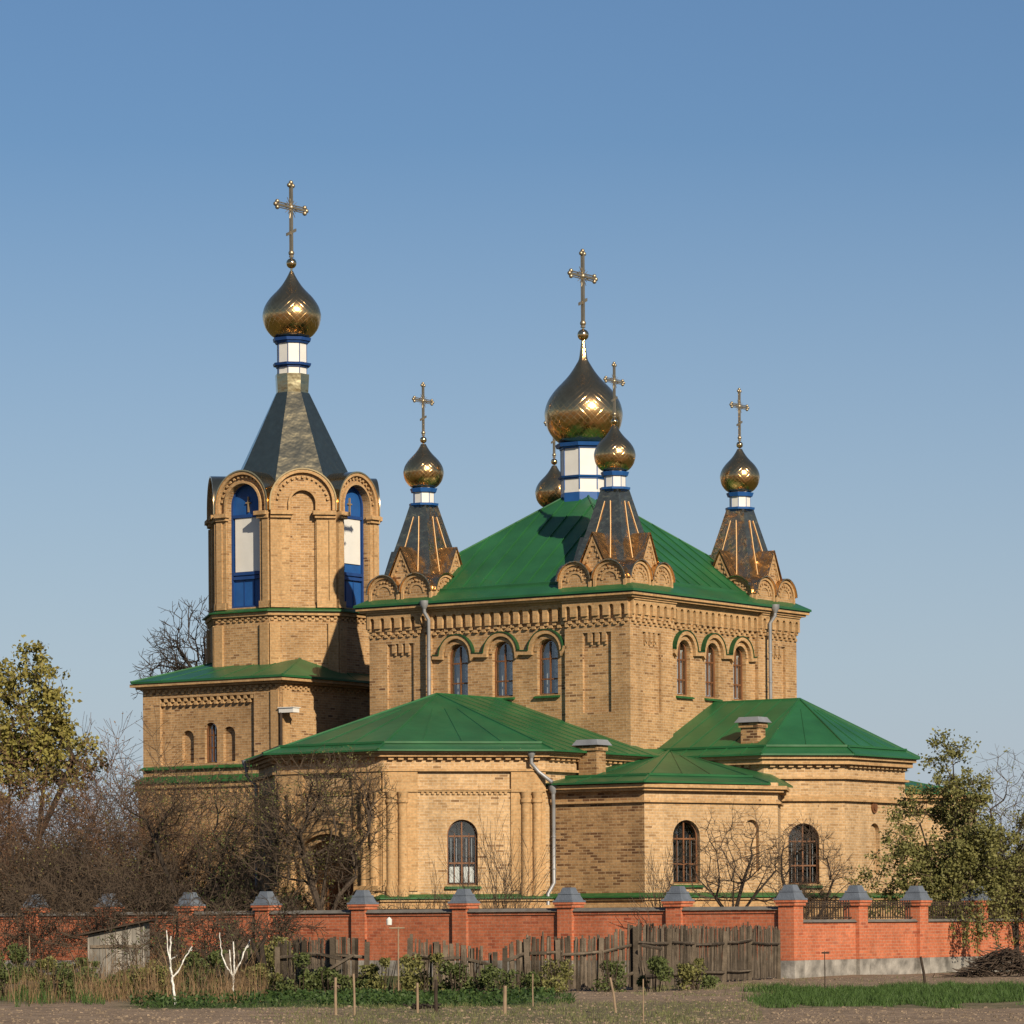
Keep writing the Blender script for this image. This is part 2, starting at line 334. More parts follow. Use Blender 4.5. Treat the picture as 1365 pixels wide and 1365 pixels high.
def wall(mb, F, s0, s1, z0, z1, ops=(), d=0.0):
    """wall skin with arched (or square) openings or blind niches, with their reveals"""
    x = s0
    for o in sorted(ops, key=lambda q: q['c']):
        l, r = o['c'] - o['w'] / 2, o['c'] + o['w'] / 2; sp = o['zt'] - o['w'] / 2 if o.get('arch', 1) else o['zt']; zb = o['zb']; dp = o.get('dp', .2)
        mb.face([F.p(x, d, z0), F.p(l, d, z0), F.p(l, d, z1), F.p(x, d, z1)])
        mb.face([F.p(l, d, z0), F.p(r, d, z0), F.p(r, d, zb), F.p(l, d, zb)])
        if o.get('arch', 1):
            A = arc(o['c'], sp, o['w'] / 2, n=16)
            mb.face([F.p(a, d, z) for a, z in A[:9]] + [F.p(o['c'], d, z1), F.p(l, d, z1)])
            mb.face([F.p(a, d, z) for a, z in A[8:]] + [F.p(r, d, z1), F.p(o['c'], d, z1)])
        else:
            A = [(l, sp), (r, sp)]; mb.face([F.p(l, d, sp), F.p(r, d, sp), F.p(r, d, z1), F.p(l, d, z1)])
        C = [(l, zb)] + A + [(r, zb)]
        for i in range(len(C)):
            if o.get('notop') and i == 1: continue
            a, b = C[i], C[(i + 1) % len(C)]
            mb.face([F.p(a[0], d, a[1]), F.p(b[0], d, b[1]), F.p(b[0], d - dp, b[1]), F.p(a[0], d - dp, a[1])])
        if o.get('back', 0): mb.face([F.p(a, d - dp, z) for a, z in C])
        x = r
    mb.face([F.p(x, d, z0), F.p(s1, d, z0), F.p(s1, d, z1), F.p(x, d, z1)])
def dentils(mb, F, s0, s1, pitch, w_, d0, d1, z0, z1):
    n = max(1, int(round((s1 - s0) / pitch))); p = (s1 - s0) / n
    for i in range(n): c = s0 + (i + .5) * p; mb.fbox(F, c - w_ / 2, c + w_ / 2, d0, d1, z0, z1)
def zigzag(mb, F, s0, s1, pitch, d0, d1, z0, z1):
    n = max(1, int(round((s1 - s0) / pitch))); p = (s1 - s0) / n; h = (z1 - z0) / 2
    for i in range(n):
        a = s0 + i * p; mb.fbox(F, a + .08 * p, a + .48 * p, d0, d1, z0 + h, z1); mb.fbox(F, a + .5 * p, a + .9 * p, d0, d1 * .8, z0, z0 + h)
def arcade(mb, F, s0, s1, pitch, wn, d0, d1, z0, z1, zt):
    """one projecting slab with a row of arched notches cut up from its lower edge"""
    n = max(1, int(round((s1 - s0) / pitch))); p = (s1 - s0) / n
    for i in range(n):
        c = s0 + (i + .5) * p; l, r = c - wn / 2, c + wn / 2; sp = zt - wn / 2; A = arc(c, sp, wn / 2, n=8)
        for d in (d1,):
            mb.face([F.p(c - p / 2, d, z0), F.p(l, d, z0), F.p(l, d, z1), F.p(c - p / 2, d, z1)])
            mb.face([F.p(r, d, z0), F.p(c + p / 2, d, z0), F.p(c + p / 2, d, z1), F.p(r, d, z1)])
            mb.face([F.p(a, d, z) for a, z in A] + [F.p(r, d, z1), F.p(l, d, z1)])
        C = [(l, z0)] + A + [(r, z0)]
        for j in range(len(C) - 1):
            a, b = C[j], C[j + 1]; mb.face([F.p(a[0], d0, a[1]), F.p(a[0], d1, a[1]), F.p(b[0], d1, b[1]), F.p(b[0], d0, b[1])])
        for (u, v) in ((c - p / 2, l), (r, c + p / 2)):   # undersides and a small corbel at each foot
            mb.face([F.p(u, d0, z0), F.p(v, d0, z0), F.p(v, d1, z0), F.p(u, d1, z0)])
            mb.fbox(F, u + .004, v - .004, d0, d1 * .55, z0 - .09, z0)
    for ss in (s0, s1): mb.face([F.p(ss, d0, z0), F.p(ss, d1, z0), F.p(ss, d1, z1), F.p(ss, d0, z1)])
    mb.face([F.p(s0, d0, z1), F.p(s1, d0, z1), F.p(s1, d1, z1), F.p(s0, d1, z1)])
def offs(path, d, c, closed=False):
    """offset plan path outward (away from c) by d with mitres"""
    n = len(path); out = []; V = [Vector((-p[0], p[1])) for p in path]; cc = Vector((-c[0], c[1]))
    def nrm(i, j):
        t = (V[j] - V[i]).normalized(); q = Vector((t.y, -t.x)); return q if (V[i] - cc).dot(q) > 0 else -q
    for i in range(n):
        if closed: n1 = nrm(i - 1 if i else n - 1, i); n2 = nrm(i, (i + 1) % n)
        else: n1 = nrm(i - 1, i) if i else nrm(0, 1); n2 = nrm(i, i + 1) if i < n - 1 else nrm(n - 2, n - 1)
        m = (n1 + n2).normalized(); k = d / max(.3, m.dot(n1)); out.append(V[i] + m * k)
    return out
def sweep(mb, path, prof, c, closed=False):
    """prof: closed list of (d, z) swept along the plan path"""
    R = [offs(path, d, c, closed) for d, z in prof]; n = len(path); m = n if closed else n - 1; q = len(prof)
    for i in range(m):
        j = (i + 1) % n
        for k in range(q):
            l = (k + 1) % q
            mb.face([(R[k][i].x, R[k][i].y, prof[k][1]), (R[k][j].x, R[k][j].y, prof[k][1]), (R[l][j].x, R[l][j].y, prof[l][1]), (R[l][i].x, R[l][i].y, prof[l][1])])
    if not closed:
        for i in (0, n - 1): mb.face([(R[k][i].x, R[k][i].y, prof[k][1]) for k in range(q)])
def rp(d0, d1, z0, z1): return [(d0, z0), (d1, z0), (d1, z1), (d0, z1)]
def glassmat():
    m, n, b = mat('window_glass'); n.nodes.remove(b)
    t = n.nodes.new('ShaderNodeBsdfTransparent'); t.inputs['Color'].default_value = (.86, .9, .92, 1)
    g = n.nodes.new('ShaderNodeBsdfGlossy'); g.inputs['Roughness'].default_value = .04; g.inputs['Color'].default_value = (.9, .95, 1, 1)
    tc = n.nodes.new('ShaderNodeTexCoord'); no = n.nodes.new('ShaderNodeTexNoise'); no.inputs['Scale'].default_value = 2.5
    bp = n.nodes.new('ShaderNodeBump'); bp.inputs['Strength'].default_value = .15; bp.inputs['Distance'].default_value = .05
    n.links.new(tc.outputs['Object'], no.inputs['Vector']); n.links.new(no.outputs['Fac'], bp.inputs['Height']); n.links.new(bp.outputs[0], g.inputs['Normal'])
    lw0 = n.nodes.new('ShaderNodeLayerWeight'); lw0.inputs['Blend'].default_value = .3; lw = n.nodes.new('ShaderNodeMapRange'); lw.inputs['To Min'].default_value = .12; lw.inputs['To Max'].default_value = .5; n.links.new(lw0.outputs['Facing'], lw.inputs['Value'])
    x = n.nodes.new('ShaderNodeMixShader'); n.links.new(lw.outputs[0], x.inputs[0]); n.links.new(t.outputs[0], x.inputs[1]); n.links.new(g.outputs[0], x.inputs[2])
    n.links.new(x.outputs[0], n.nodes['Material Output'].inputs['Surface']); return m
M['glass'] = glassmat()

church = empty('church', (3.5, 111.0, 0), radians(-34.8))
tag(church, 'yellow brick church with green roofs, golden onion domes and an octagonal bell tower', 'church')
C0 = (5.05, 5.05)     # centre of the tall cube in plan

def window(F, c, w_, zb, zt, dp, muntins, curtain='upper', sill=True):
    sp = zt - w_ / 2; l, r = c - w_ / 2, c + w_ / 2
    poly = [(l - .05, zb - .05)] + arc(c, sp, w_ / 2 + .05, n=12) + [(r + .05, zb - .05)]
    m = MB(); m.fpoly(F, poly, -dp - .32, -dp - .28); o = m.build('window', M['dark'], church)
    m = MB(); P = [(l, zb)] + arc(c, sp, w_ / 2, n=14) + [(r, zb)]
    m.band(F, P, -.045, 0, -dp - .02, -dp + .03, closed=True)
    m.fbox(F, c - .02, c + .02, -dp - .02, -dp + .025, zb + .07, zt - .07)
    for z in muntins: m.fbox(F, l + .07, r - .07, -dp - .02, -dp + .02, z - .022, z + .022)
    for sgn in (-1, 1) if curtain != 'upper' else ():    # thin glazing bars in each leaf
        m.fbox(F, c + sgn * w_ * .24 - .009, c + sgn * w_ * .24 + .009, -dp - .015, -dp + .02, zb + .07, sp + .05)
    m.build('frame', M['wood_frame'], o)
    m = MB(); m.fpoly(F, [(l + .02, zb + .02)] + arc(c, sp, w_ / 2 - .02, n=12) + [(r - .02, zb + .02)], -dp - .012, -dp - .006); m.build('pane', M['glass'], o)
    m = MB()
    if curtain == 'upper':
        m.fbox(F, l + .06, l + w_ * .40, -dp - .12, -dp - .10, zb + .05, sp + .12); m.fbox(F, r - w_ * .30, r - .07, -dp - .2, -dp - .18, zb + .05, sp)
        m.build('curtain', M['curtain'], o)
        m = MB()
        for j in range(7): z_ = zb + .12 + j * .2; m.tube([F.p(l + .08, -dp - .07, z_), F.p(c - .05, -dp - .07, z_ + .2)], .011, 4); m.tube([F.p(l + .08, -dp - .07, z_ + .2), F.p(c - .05, -dp - .07, z_)], .011, 4)
        m.build('grille', M['slate'], o)
    elif curtain == 'boards':
        m.fbox(F, l + .09, c - .06, -dp - .055, -dp - .035, zb + .08, zb + .52); m.fbox(F, c + .06, r - .09, -dp - .055, -dp - .035, zb + .08, zb + .52)
        m.build('curtain', M['white'], o)
    elif curtain == 'full':
        m.fbox(F, l + .06, c + .02, -dp - .07, -dp - .05, zb + .05, sp + .2); m.fbox(F, c + .05, r - .05, -dp - .10, -dp - .08, zb + .05, sp + .1)
        m.build('curtain', M['curtain'], o)
    elif curtain == 'tall':
        m.fbox(F, l + .07, r - .07, -dp - .12, -dp - .10, zb + .05, sp); m.build('curtain', M['curtain_dim'], o)
    if curtain in ('boards', 'grille'):
        m = MB()
        for sgn in (-1, 1):
            for q in (.16, .34): m.fbox(F, c + sgn * w_ * q - .008, c + sgn * w_ * q + .008, -dp - .06, -dp - .045, zb + .55 if curtain == 'boards' else zb + .08, sp - .02)
            for zz in muntins[:-1]:
                pass
        m.build('grille', M['zinc'], o)
    if sill:
        m = MB(); m.hexa([F.p(l - .08, -dp + .05, zb - .07), F.p(r + .08, -dp + .05, zb - .07), F.p(r + .08, .10, zb - .10), F.p(l - .08, .10, zb - .10),
                          F.p(l - .08, -dp + .05, zb + .012), F.p(r + .08, -dp + .05, zb + .012), F.p(r + .08, .10, zb - .06), F.p(l - .08, .10, zb - .06)])
        m.build('sill', M['green_trim'], o)
    return o

# ---------------------------------------------------------------- tall cube
W0, W1 = .35, 9.85            # faces of the corner piers
I0 = .47                      # recessed middle bays
sq = [(W0, W0), (W1, W0), (W1, W1), (W0, W1)]
wall_m = MB(); frieze = MB()
for k in range(4):
    p0, p1 = sq[k], sq[(k + 1) % 4]
    if k in (1, 3): p0, p1 = p1, p0     # keep s growing away from the near corner / the apse corner
    F = Fc(p0, p1, C0); L = F.L
    vis = k in (0, 3)
    # k=0 : b = .35 face (s = a - .35);  k=3 : a = .35 face (s = b - .35)
    for (s0, s1) in ((0, 2.3), (L - 2.3, L)):
        pc = (s0 + s1) / 2 + (.02 if s0 == 0 else -.02)
        wall(wall_m, F, s0, s1, 0, 11.0, [dict(c=pc, w=1.0, zb=7.55, zt=9.9, arch=0, dp=.09, back=1)])
        for j in range(3):     # hanging bricks that cut the panel head into four slits
            cx = pc - .25 + .25 * j; wall_m.fbox(F, cx - .07, cx + .07, -.088, -.002, 9.62, 9.9)
            wall_m.fbox(F, cx - .07, cx - .015, -.088, -.03, 9.54, 9.62)
        for side in (s0, s1):
            if 0.01 < side < L - .01: wall_m.face([F.p(side, 0, 0), F.p(side, -.12, 0), F.p(side, -.12, 11), F.p(side, 0, 11)])
        # thicker foot of the pier
    cs = [(3.35 if k == 0 else 3.45) - .35, (4.98 if k == 0 else 5.05) - .35, (6.62 if k == 0 else 6.65) - .35]
    ops = [dict(c=c, w=.74, zb=8.15, zt=9.79, dp=.16) for c in cs] if vis else []
    wall(wall_m, F, 2.3, L - 2.3, 0, 11.0, ops, d=-.12)
    # corbel frieze: arcade + zigzag on each bay
    for (s0, s1, dd) in ((0, 2.3, 0), (L - 2.3, L, 0), (2.303, L - 2.303, -.12)):
        arcade(frieze, F, s0 if dd else s0, s1, .36, .17, dd - .004, dd + .13, 10.38, 10.80, 10.70)
        zigzag(frieze, F, s0 + .02, s1 - .02, .30, dd - .004, dd + .075, 10.10, 10.27)
        frieze.fbox(F, s0 if not dd else s0, s1, dd - .004, dd + .17, 10.803, 10.86)
    if vis:
        # hood moulds over the three windows, joined by short level pieces
        path = [(2.42, 9.47), (cs[0] - .62, 9.47)] + arc(cs[0], 9.45, .60, n=14) + [(cs[1] - .62, 9.47)] + arc(cs[1], 9.45, .60, n=14) + [(cs[2] - .62, 9.47)] + arc(cs[2], 9.45, .60, n=14) + [(min(L - 2.36, cs[2] + .95), 9.47)]
        pp = [path[0]]
        for q in path[1:]:
            if hypot(q[0] - pp[-1][0], q[1] - pp[-1][1]) > .02: pp.append(q)
        hm = MB(); hm.band(F, pp, -.10, .02, -.125, .0)
        hm.build('hood_mould', M['brick_trim'], church)
        hm = MB(); hm.band(F, pp, .021, .045, -.125, .03); hm.build('hood_flashing', M['hood_green'], church)
        for c in cs:
            Fd = Fc(p0, p1, C0); Fd.o = Fd.o - Fd.n * .12
            wall_m.band(F, arc(c, 9.44, .36, n=14), .0, .11, -.122, -.09)
            window(Fd, c, .74, 8.15, 9.79, .16, [8.62, 9.22], 'upper' if k == 0 else 'full')
for o in (wall_m.build('nave_wall', M['brick'], church), frieze.build('corbel_frieze', M['brick_trim'], church)): pass
m = MB()
sweep(m, sq, rp(-.14, .22, 10.865, 10.93), C0, True); sweep(m, sq, rp(-.14, .30, 10.933, 11.0), C0, True)
m.build('cornice', M['brick_trim'], church)
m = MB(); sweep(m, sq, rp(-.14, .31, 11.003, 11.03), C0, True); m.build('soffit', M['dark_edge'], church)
# main hip roof with a flared foot and a gutter fold
def roof_seams(mb, P0, P1, Q0, Q1, n, w_=.025, h=.03, skip=()):
    """standing seams between the eave line P0-P1 and the upper line Q0-Q1"""
    P0, P1, Q0, Q1 = map(Vector, (P0, P1, Q0, Q1)); nn = (P1 - P0).cross(Q0 - P0)
    if nn.length < 1e-6: nn = (P1 - P0).cross(Q1 - P0)
    nn.normalize()
    if nn.z < 0: nn = -nn
    for i in range(1, n):
        f = i / n
        if i in skip: continue
        a = P0.lerp(P1, f); b = Q0.lerp(Q1, f); t = (P1 - P0).normalized() * w_ / 2
        mb.hexa([a - t, a + t, b + t, b - t, a - t + nn * h, a + t + nn * h, b + t + nn * h, b - t + nn * h])
def xy(a, b, z): return (-a, b, z)
def seam_parallel(mb, P, Q, f):   # helper: point between
    return Vector(P).lerp(Vector(Q), f)
ap = (5.1, 5.1, 14.85)
E0, E1 = 0.0, 10.2
m = MB(); ev = [(E0, E0), (E1, E0), (E1, E1), (E0, E1)]
inn = [(.62, .62), (9.58, .62), (9.58, 9.58), (.62, 9.58)]
for k in range(4):
    a, b = ev[k], ev[(k + 1) % 4]; c, d = inn[k], inn[(k + 1) % 4]
    m.face([xy(*a, 11.1), xy(*b, 11.1), xy(*d, 11.45), xy(*c, 11.45)])
    m.face([xy(*c, 11.45), xy(*d, 11.45), xy(*ap)])
    m.face([xy(*a, 11.035), xy(*b, 11.035), xy(*b, 11.1), xy(*a, 11.1)])
    # fold
    Pa, Pb = Vector(xy(*c, 11.45)), Vector(xy(*d, 11.45))
    up = Vector((0, 0, .07)); t = (Vector(xy(*a, 11.1)) - Pa).normalized() * .05
    mid = (Pa + Pb) / 2
    A_, B_ = Pa.lerp(mid, .18) , Pb.lerp(mid, .18)
    m.hexa([A_ + t, B_ + t, B_, A_, A_ + t + up, B_ + t + up, B_ + up, A_ + up])
    Ap = Vector(xy(*ap)); n_ = 15
    for i in range(1, n_):       # seams climb square to the eave until they meet the hips
        f = i / n_; e = Pa.lerp(Pb, f); q = 1 - abs(2 * f - 1); top = mid.lerp(Ap, q); top = e + (Ap - mid) * q
        tt = (Pb - Pa).normalized() * .008; nn = (Pb - Pa).cross(Ap - Pa).normalized(); nn = nn if nn.z > 0 else -nn
        m.hexa([e - tt, e + tt, top + tt, top - tt, e - tt + nn * .035, e + tt + nn * .035, top + tt + nn * .035, top - tt + nn * .035])
    m.tube([Pa, Ap], .035, 6)
m.face([xy(*p, 11.035) for p in ev])
main_roof = m.build('main_roof', M['green'], church)

# ---------------------------------------------------------------- polygonal transept
TC = (4.9, -2.9)
tw = [(-.2, .35), (-.2, -4.9), (3.05, -8.15), (6.75, -8.15), (10.0, -4.9), (10.0, .35)]
wl = MB(); tr = MB(); colm = MB()
BAND = [(0, 5.64), ]
def std_mould(path, c, ze, mb, tb=None, lo=None):
    """cornice under the eave at ze with its steps, frieze lines below"""
    sweep(mb, path, rp(-.01, .24, ze - .10, ze - .03), c); sweep(mb, path, rp(-.01, .16, ze - .17, ze - .103), c)
    sweep(mb, path, rp(-.01, .10, ze - .58, ze - .53), c)
for k in range(5):
    F = Fc(tw[k], tw[k + 1], TC); L = F.L
    if k == 1:     # facet towards the camera: window between coupled half columns
        wall(wl, F, 0, L, 0, 6.2, [dict(c=2.2 * 4.6 / 4.31, w=.86, zb=2.45, zt=4.28, dp=.16)])
        F1 = F
    elif k == 2:
        wall(wl, F, 0, L, 0, 6.2, [dict(c=L / 2, w=2.3, zb=.3, zt=3.75, dp=.9, back=1)]); F2 = F
    else: wall(wl, F, 0, L, 0, 6.2)
    if k in (1, 2):
        for (s0, s1) in ((0, .98), (L - .98, L)):
            tr.fbox(F, s0, s1, -.003, .10, 5.05, 5.60)                     # broken frieze blocks
            tr.fbox(F, s0, s1, -.003, .05, 2.30, 5.045)
            for q in ((.24, .56) if s0 == 0 else (.42, .74)):
                cxx = F.p(s0 + q, .06, 0); colm = MB()
                colm.lathe([(.0, 2.12), (.17, 2.12), (.17, 2.42), (.135, 2.48), (.13, 4.72), (.16, 4.76), (.16, 4.84), (.135, 4.86), (.15, 4.98), (.175, 5.045)], 16, (cxx[0], cxx[1])); colm.build('half_column', M['brick_trim'], church, smooth=True, ca=30)
        dentils(tr, F, 1.05, L - 1.05, .145, .075, -.003, .05, 4.98, 5.05)
        tr.fbox(F, .985, L - .985, -.003, .06, 5.055, 5.09)
    dentils(tr, F, .1, L - .1, .27, .15, -.003, .12, 5.94, 6.02)
sweep(tr, tw, rp(-.01, .30, 6.11, 6.19), TC); sweep(tr, tw, rp(-.01, .20, 6.024, 6.107), TC); sweep(tr, tw, rp(-.01, .14, 5.62, 5.69), TC)
sweep(tr, tw, rp(-.01, .08, 5.093, 5.13), TC)
# arch surround of the porch
tr.band(F2, [(F2.L / 2 - 1.5, 2.45)] + arc(F2.L / 2, 2.6, 1.5, n=20) + [(F2.L / 2 + 1.5, 2.45)], -.18, .22, -.003, .16)
tr.fbox(F2, F2.L / 2 - 1.85, F2.L / 2 - 1.12, -.003, .24, 2.30, 2.447); tr.fbox(F2, F2.L / 2 + 1.12, F2.L / 2 + 1.85, -.003, .24, 2.30, 2.447)
wl.build('transept_wall', M['brick_pale'], church); tr.build('transept_moulding', M['brick_trim'], church)
window(F1, 2.2 * 4.6 / 4.31, .86, 2.45, 4.28, .16, [3.07, 3.82], 'boards')
m = MB(); Fd = F2
m.fbox(F2, F2.L / 2 - .75, F2.L / 2 + .75, -.895, -.84, .3, 2.6)
for q in (-.36, .36):
    for zz in (.6, 1.5): m.fbox(F2, F2.L / 2 + q - .25, F2.L / 2 + q + .25, -.84, -.81, zz, zz + .7)
m.build('door', M['wood_frame'], church)
def plinth(path, c, ztop=2.22):
    pm = MB(); sweep(pm, path, rp(-.01, .20, 0, ztop - .42), c); sweep(pm, path, rp(-.01, .27, ztop - .417, ztop - .33), c); sweep(pm, path, rp(-.01, .20, ztop - .327, ztop - .22), c)
    sweep(pm, path, rp(-.01, .27, ztop - .217, ztop - .15), c)
    pm.build('plinth', M['brick_trim'], church)
    pm = MB(); sweep(pm, path, [(-.01, ztop - .147), (.33, ztop - .147), (.33, ztop - .11), (-.01, ztop - .01)], c); pm.build('plinth_ledge', M['green_trim'], church)
plinth([tw[0], tw[1], tw[2], (4.1, -8.15)], TC); plinth([(5.9, -8.15)] + tw[3:], TC)
def roof(name, eaves, faces, top, c, ze, close=()):
    """eaves: plan path; faces: list of 3-D polygons; dark edge under it"""
def T(p, z): return xy(p[0], p[1], z)
def offp(path, d, c): return [(-q.x, q.y) for q in offs(path, d, c)]
te = offp(tw, .42, TC); R0, R1 = (4.95, -2.9, 8.08), (4.95, .6, 8.08); ZE = 6.22
te[0] = (te[0][0], .6); te[-1] = (te[-1][0], .6)
def lerp3(a, b, f): return tuple(a[i] + (b[i] - a[i]) * f for i in range(3))
m = MB()
eb = [T(p, ZE) for p in te]; hub = xy(*R0); hub1 = xy(*R1)
m.face([eb[0], eb[1], hub, hub1]); m.face([eb[1], eb[2], hub]); m.face([eb[2], eb[3], hub]); m.face([eb[3], eb[4], hub]); m.face([eb[4], eb[5], hub1, hub])
for k in range(5): a, b = te[k], te[k + 1]; m.face([T(a, ZE - .05), T(b, ZE - .05), T(b, ZE), T(a, ZE)])
m.face([T(p, ZE - .04) for p in te])
def seam(mb, a, b, w_=.018, h=.03):
    mb.tube([a, b], w_ * 1.35, 5)
for (i, hs_) in ((1, hub), (2, hub), (3, hub), (4, hub)): seam(m, eb[i], hs_, .03)
seam(m, hub, hub1, .03)
for k, fr in ((1, (.24, .5, .76)), (2, (.33, .66)), (3, (.3, .6))):
    for f in fr: q = lerp3(eb[k], eb[k + 1], f); seam(m, lerp3(q, hub, .12), lerp3(q, hub, .72), .018)
for j in range(1, 9):       # ribs of the side slope, square to the eave
    f = j / 9; e = lerp3(eb[0], eb[1], f); t_ = lerp3(hub1, hub, min(1, f * 5.9 / 3.5))
    if f * 5.9 > 3.5: t_ = lerp3(hub, eb[1], (f * 5.9 - 3.5) / 2.4 * .95)
    seam(m, e, t_, .016)
def gutter_fold(mb, pts, hub_, f, h=.06):
    Q = [Vector(lerp3(p, hub_, f)) for p in pts]
    for a, b in zip(Q[:-1], Q[1:]):
        u = Vector((0, 0, h)); t = Vector(((a + b) / 2) - Vector(hub_)); t.z = 0; t = t.normalized() * .05
        mb.hexa([a, b, b + t, a + t, a + u, b + u, b + t + u, a + t + u])
gutter_fold(m, eb[1:5], hub, .10)
m.build('transept_roof', M['green'], church)

# ---------------------------------------------------------------- apse
AC = (-1.2, 5.1)
aw = [(.35, 1.6), (-3.4, 1.6), (-5.1, 3.3), (-5.1, 6.9), (-3.4, 8.6), (.35, 8.6)]
wl = MB(); tr = MB()
for k in range(5):
    F = Fc(aw[k], aw[k + 1], AC); L = F.L
    if k == 1: wall(wl, F, 0, L, 0, 6.2, [dict(c=1.18, w=.92, zb=2.45, zt=4.22, dp=.16)]); F3 = F
    elif k == 2: wall(wl, F, 0, L, 0, 6.2, [dict(c=1.75, w=.62, zb=2.75, zt=4.25, dp=.14, back=1)]); F4 = F
    elif k == 3: wall(wl, F, 0, L, 0, 6.2)
    else: wall(wl, F, 0, L, 0, 6.2)
    dentils(tr, F, .1, L - .1, .27, .15, -.003, .12, 5.84, 5.92)
sweep(tr, aw, rp(-.01, .32, 6.07, 6.17), AC); sweep(tr, aw, rp(-.01, .22, 5.924, 6.067), AC); sweep(tr, aw, rp(-.01, .12, 5.50, 5.56), AC)
sweep(tr, aw, rp(-.01, .07, 4.93, 5.02), AC); sweep(tr, aw, rp(-.01, .12, 4.86, 4.927), AC)
wl.build('apse_wall', M['brick_pale'], church); tr.build('apse_moulding', M['brick_trim'], church)
window(F3, 1.18, .92, 2.45, 4.22, .16, [3.0, 3.7], 'grille')
m = MB(); c_ = F4.p(1.7, .0, 4.72)
for (r0, d1) in ((.16, .05), (.09, .08)):
    m.fpoly(F4, [(1.7 + r0 * cos(2 * pi * i / 14), 4.72 + r0 * 1.15 * sin(2 * pi * i / 14)) for i in range(14)], -.003, d1)
m.build('wall_medallion', M['wood_frame'], church)
plinth(aw[0:5], AC)
ae = offp(aw, .42, AC); ae[0] = (.6, ae[0][1]); ae[-1] = (.6, ae[-1][1]); h0 = xy(-2.55, 5.1, 8.0); h1 = xy(.6, 5.1, 8.0)
eb = [T(p, ZE) for p in ae]; m = MB()
m.face([eb[0], eb[1], h0, h1]); m.face([eb[1], eb[2], h0]); m.face([eb[2], eb[3], h0]); m.face([eb[3], eb[4], h0]); m.face([eb[4], eb[5], h1, h0])
for k in range(5): a, b = ae[k], ae[k + 1]; m.face([T(a, ZE - .05), T(b, ZE - .05), T(b, ZE), T(a, ZE)])
m.face([T(p, ZE - .04) for p in ae])
for i in (1, 2, 3, 4): seam(m, eb[i], h0, .03)
seam(m, h0, h1, .03)
for k, fr in ((1, (.5,)), (2, (.25, .5, .75))):
    for f in fr: q = lerp3(eb[k], eb[k + 1], f); seam(m, lerp3(q, h0, .12), lerp3(q, h0, .8), .018)
for j in range(1, 6):
    f = j / 6; e = lerp3(eb[0], eb[1], f); t_ = lerp3(h1, h0, min(1, f * 1.2)); seam(m, e, t_, .014)
gutter_fold(m, eb[0:5], h0, .12)
m.build('apse_roof', M['green'], church)

# ---------------------------------------------------------------- low corner blocks (near one, and its mirror behind the apse)
def corner_block(mir):
    g = (lambda p: (p[0], 10.2 - p[1])) if mir else (lambda p: p)
    path = [g(p) for p in ((-.2, -4.6), (-3.3, -4.6), (-5.03, -.35), (-3.9, 1.7))]; c = g((-1, -1))
    wl = [MB(), MB()]; tr = MB()
    for k in range(3):
        F = Fc(path[k], path[k + 1], c)
        if k == 1 and not mir:
            wall(wl[1], F, 0, F.L, 0, 5.3, [dict(c=1.42, w=.92, zb=2.45, zt=4.22, dp=.16), dict(c=3.67, w=.5, zb=2.8, zt=4.25, dp=.14, back=1)]); FF = F
        elif k == 0 and not mir: wall(wl[0], F, 0, F.L, 0, 5.3)
        else: wall(wl[1], F, 0, F.L, 0, 5.3)
    sweep(tr, path, rp(-.01, .26, 5.10, 5.20), c); sweep(tr, path, rp(-.01, .17, 5.02, 5.097), c); sweep(tr, path, rp(-.01, .09, 4.70, 4.76), c)
    if not mir: wl[0].build('side_wall', M['brick_worn'], church)
    wl[1].build('corner_wall', M['brick_pale'], church); tr.build('corner_moulding', M['brick_trim'], church)
    if not mir: window(FF, 1.42, .92, 2.45, 4.22, .16, [3.0, 3.7], 'grille')
    plinth(path, c)
    e = offp(path, .36, c); z = 5.28; T1 = T(g((.6, 1.9)), 6.52); T1b = T(g((-.02, 1.9)), 6.47); T0 = T(g((.6, .05)), 6.45)
    e[0] = g((-.05, -4.96)); e[2] = g((-5.0, -.75)); E_ = [T(p, z) for p in e]; m = MB()
    m.face([E_[0], E_[1], T1b]); m.face([E_[0], T1b, T0]); m.face([T0, T1b, T1]); m.face([E_[1], E_[2], T1b]); m.face([E_[2], E_[3], T(g((-3.3, 2.2)), 5.7), T1b]); m.face([T1b, T(g((-3.3, 2.2)), 5.7), T1])
    for k in range(3): m.face([T(e[k], z - .05), T(e[k + 1], z - .05), E_[k + 1], E_[k]])
    m.face([T(e[0], z - .04), T(e[1], z - .04), T(e[2], z - .04), T(e[3], z - .04), T(g((-.1, 1.9)), z - .04)])
    seam(m, E_[1], T1b, .03); seam(m, E_[2], T1b, .03)
    for f in (.33, .62): q = lerp3(E_[1], E_[2], f); seam(m, lerp3(q, T1b, .22), lerp3(q, T1b, .97 if f < .5 else .8), .018)
    for f in (.35, .7): q = lerp3(E_[0], E_[1], f); seam(m, q, lerp3(q, T1b, .9), .015)
    gutter_fold(m, E_[0:3], T1b, .16)
    m.build('corner_roof', M['green'], church)
corner_block(False); corner_block(True)
